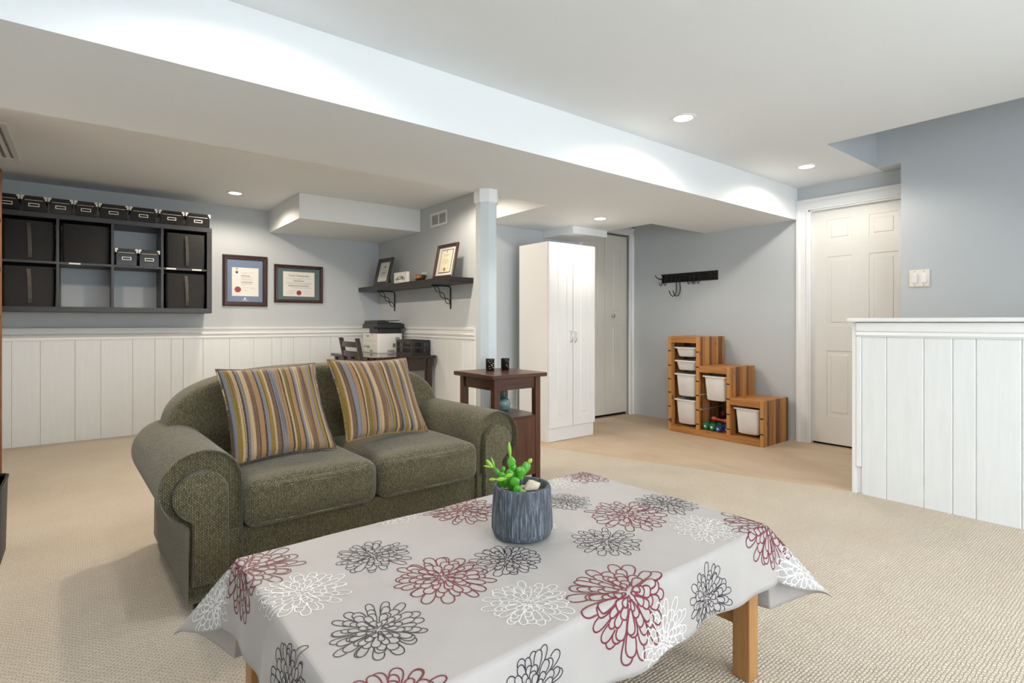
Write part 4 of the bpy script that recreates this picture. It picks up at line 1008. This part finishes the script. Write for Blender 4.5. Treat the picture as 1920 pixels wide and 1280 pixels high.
# printed flowers: outline ribbons following the cloth
def petal_poly(r0, r1, wd, ang, rnd, n=13):
    side = []
    for i in range(n + 1):
        q = math.sin(PI / 2 * i / n)
        side.append((r0 + (r1 - r0) * q, wd * (.15 + .85 * q ** .9) * max(0, 1 - q ** (4.5 + rnd)) ** .5))
    pts = [(r_, w_ * (1 + .12 * rnd)) for r_, w_ in side] + [(r_, -w_ * (1 - .12 * rnd)) for r_, w_ in side[::-1][1:]]
    return [(r_ * math.cos(ang) - w_ * math.sin(ang), r_ * math.sin(ang) + w_ * math.cos(ang)) for r_, w_ in pts]
def inside(p, poly):
    x, y = p; c = False; j = len(poly) - 1
    for i in range(len(poly)):
        xi, yi = poly[i]; xj, yj = poly[j]
        if (yi > y) != (yj > y) and x < (xj - xi) * (y - yi) / (yj - yi) + xi: c = not c
        j = i
    return c
def flower(cs, ct, rad, mat, seed, name):
    rg = random.Random(seed); petals = []
    rings = [(.14, 4, .05), (.27, 6, .085), (.42, 9, .11), (.57, 12, .125), (.72, 14, .135), (.87, 15, .145), (1.02, 15, .155)]
    for k, (r1, cnt, wd) in enumerate(rings):
        off = rg.uniform(0, 6.28)
        for i in range(cnt):
            an = off + 2 * PI * (i + rg.uniform(-.22, .22)) / cnt
            rr = r1 * (1 + rg.uniform(-.09, .13)); petals.append((k, petal_poly(rr * .38, rr, wd * (1 + rg.uniform(-.15, .2)), an, rg.uniform(-1, 1)), rr))
    verts = []; faces = []; lw = .0120 if mat is not P_BURG else .0140
    for idx, (k, poly, rr) in enumerate(petals):
        above = [q for (kk, q, _) in petals[:idx]]
        n = len(poly); runs = []; cur = []
        dense = []
        for i in range(n):
            x0, y0 = poly[i]; x1, y1 = poly[(i + 1) % n]
            for u in (0, .5): dense.append((x0 + (x1 - x0) * u, y0 + (y1 - y0) * u))
        dense.append(dense[0])
        for pnt in dense:
            vis = not any(inside(pnt, q) for q in above)
            if vis:
                s_, t_ = cs + pnt[0] * rad, ct + pnt[1] * rad
                if not (S0 + .003 < s_ < S1 - .003 and T0 + .003 < t_ < T1 - .003): vis = False
            if vis: cur.append(pnt)
            else:
                if len(cur) > 1: runs.append(cur)
                cur = []
        if len(cur) > 1: runs.append(cur)
        for run in runs:
            o = len(verts)
            for i, pnt in enumerate(run):
                a0 = run[max(0, i - 1)]; a1 = run[min(len(run) - 1, i + 1)]
                tx, ty = a1[0] - a0[0], a1[1] - a0[1]; L_ = math.hypot(tx, ty) or 1
                nx, ny = -ty / L_ * lw, tx / L_ * lw
                for sg in (-1, 1):
                    verts.append(cloth(cs + (pnt[0] + sg * nx) * rad, ct + (pnt[1] + sg * ny) * rad, .0007))
            for i in range(len(run) - 1): faces.append((o + 2 * i, o + 2 * i + 1, o + 2 * i + 3, o + 2 * i + 2))
    if not faces: return
    me = bpy.data.meshes.new(name); me.from_pydata([tuple(v) for v in verts], [], faces)
    return link(name, me, mat, tcl)
BUR, NAV, WHI = P_BURG, P_NAVY, P_WHITE
FL = [(NAV, .573, 1.294, .089), (BUR, .653, 1.089, .111), (NAV, .830, 1.070, .085), (WHI, .734, .878, .088), (NAV, .443, .976, .091), (WHI, .374, 1.215, .095), (BUR, .305, 1.420, .118), (BUR, .936, 1.440, .112), (WHI, .741, 1.535, .085), (WHI, 1.010, 1.210, .08),
      (NAV, 1.247, 1.299, .080), (WHI, 1.377, 1.475, .08), (BUR, 1.530, 1.478, .105), (BUR, 1.308, 1.093, .115), (NAV, 1.484, 1.079, .092), (WHI, 1.398, .885, .092), (BUR, 1.560, .790, .118), (NAV, 1.106, .993, .090), (BUR, .933, .775, .125), (BUR, .372, .762, .10), (NAV, .645, .672, .085),
      (NAV, 1.237, .672, .085), (WHI, 1.035, .640, .088), (NAV, .225, 1.02, .085), (WHI, .195, 1.56, .085), (WHI, 1.70, .680, .098), (NAV, 1.70, 1.0, .09), (BUR, 1.70, 1.28, .1), (WHI, .20, .84, .085), (NAV, .55, 1.66, .09), (BUR, 1.15, 1.68, .1)]
for i, (mt, X, Y, rd) in enumerate(FL):
    dx, dy = X - tc[0], Y - tc[1]; s = dx * math.cos(TA) + dy * math.sin(TA); t = -dx * math.sin(TA) + dy * math.cos(TA)
    flower(s, t, rd, mt, 100 + i, {'print_burgundy': 'burgundy_flower', 'print_navy': 'navy_flower', 'print_white': 'white_flower'}[mt.name])

# potted cactus
ZP = ZT + .0075
pt_ = thing('potted_cactus', 'bright green segmented cactus in a grey ridged pot', 'plant', (.957, 1.170, ZP))
MB().lathe([(.070, 0), (.080, .006), (.085, .022), (.0845, .05), (.082, .095), (.080, .132), (.077, .138), (.071, .138), (.068, .132), (.067, .113)], 48, cap1=True).obj('pot', POT, pt_, smooth=50)
so2 = MB(); nn = 20; gv = []
so2.lathe([(.0675, .114), (.05, .121), (.03, .124), (.012, .122), (.001, .123)], 24, cap0=False); so2.obj('soil', SOIL, pt_, smooth=True)
for k in range(26):
    an = random.uniform(0, 2 * PI); rr = random.uniform(.02, .058); q = random.uniform(.003, .007)
    MB().lathe([(.001, -q), (q * .9, -q * .4), (q, .2 * q), (q * .6, .7 * q), (.001, q)], 7, (rr * math.cos(an), rr * math.sin(an), .122)).obj('pebble', PEB, pt_, smooth=True)
# camera-facing helper axes: right = (cosYAW,-sinYAW), toward viewer = -(sin,cos)
rx, ry = math.cos(YAW), -math.sin(YAW)
def pad(base, tip, wd, th=.004, mat=CACT, name='cactus_segment'):
    b0, t0 = Vector(base), Vector(tip); ax = t0 - b0; L_ = ax.length; ax.normalize()
    fwd = Vector((math.sin(YAW), math.cos(YAW), 0)); sd = ax.cross(fwd).normalized(); nr = sd.cross(ax)
    loops = []
    for i in range(9):
        q = i / 8; wdt = wd * (math.sin(PI * min(.97, max(.06, q))) ** .6) * (.85 + .3 * q); tt = th * (math.sin(PI * min(.97, max(.06, q))) ** .6) + .0006
        loops.append([b0 + ax * L_ * q + sd * wdt * math.cos(2 * PI * k / 12) + nr * tt * math.sin(2 * PI * k / 12) for k in range(12)])
    return MB().loft(loops).obj(name, mat, pt_, smooth=60)
def L2(h, z, dep=0):  # local point: h metres to viewer's right, dep metres toward viewer, height z
    return (h * rx - dep * math.sin(YAW), h * ry - dep * math.cos(YAW), z)
# main stems (pixel offsets from the pot centre line, 1 px about 1.45 mm)
px = .00142
def S(x0, y0, x1, y1, wd, d0=0, d1=0, mat=CACT):
    f_ = lambda x, y: L2((x - 982) * px, .128 + (922 - y) * px, 0)
    a = Vector(f_(x0, y0)) + Vector(L2(0, 0, d0)); b = Vector(f_(x1, y1)) + Vector(L2(0, 0, d1)); pad(a, b, wd * px * 1.22, .0032, mat)
S(962, 930, 962, 903, 7, .01, .012); S(950, 922, 942, 898, 9, 0, .01); S(957, 906, 958, 884, 7, .01, .01); S(964, 888, 963, 872, 6, .01, .01); S(962, 884, 960, 859, 7, .01, .012)
S(959, 862, 956, 831, 3, .012, .014, CACTY); S(963, 884, 967, 876, 4, .014, .016)
S(972, 915, 964, 896, 8, .03, .032); S(968, 910, 980, 926, 7, .03, .04); S(979, 918, 985, 934, 5.5, .04, .044, CACTY); S(974, 928, 970, 911, 6, .035, .036)
S(968, 906, 980, 893, 9, 0, 0); S(976, 903, 981, 880, 8, .005, .005); S(985, 898, 990, 872, 6, 0, -.002); S(990, 893, 996, 874, 5, -.002, -.004); S(993, 876, 1001, 866, 3.5, -.002, -.004, CACTY); S(972, 890, 978, 881, 5, .01, .01)
S(950, 905, 938, 890, 6, .012, .014); S(940, 896, 926, 880, 4, .012, .014); S(927, 882, 912, 865, 3.2, .013, .014, CACTY); S(929, 880, 922, 861, 1.6, .013, .014, CACTY); S(928, 880, 907, 877, 1.7, .013, .014, CACTY)
S(946, 890, 945, 878, 3.5, .012, .012); S(952, 900, 932, 902, 3.5, .02, .024, CACTY); S(932, 901, 918, 901, 2.4, .024, .026, CACTY); S(948, 897, 963, 891, 3.2, .022, .026, CACTY); S(948, 912, 956, 895, 6, .015, .015)
sb = roundbox(.034, .026, .020, .006, 6)
rg = random.Random(3)
sb = MB().add([], [])
tri = [(-.016, -.012), (.018, -.009), (.006, .014)]
st_ = MB().loft([[L2((985 - 982) * px, .126, -.002), L2((1017 - 982) * px, .132, 0), L2((1012 - 982) * px, .127, .02), L2((988 - 982) * px, .124, .02)],
                 [L2((986 - 982) * px, .130, -.006), L2((1019 - 982) * px, .140, -.004), L2((1013 - 982) * px, .134, .018), L2((987 - 982) * px, .128, .02)],
                 [L2((995 - 982) * px, .150, -.004), L2((1003 - 982) * px, .149, -.003), L2((1001 - 982) * px, .147, .003), L2((997 - 982) * px, .148, .003)]]).obj('stone', STONE, None, bevel=.003, smooth=60, loc=(.957, 1.170, ZP)); tag(st_, 'pale beige stone lying in the grey cactus pot', 'stone')
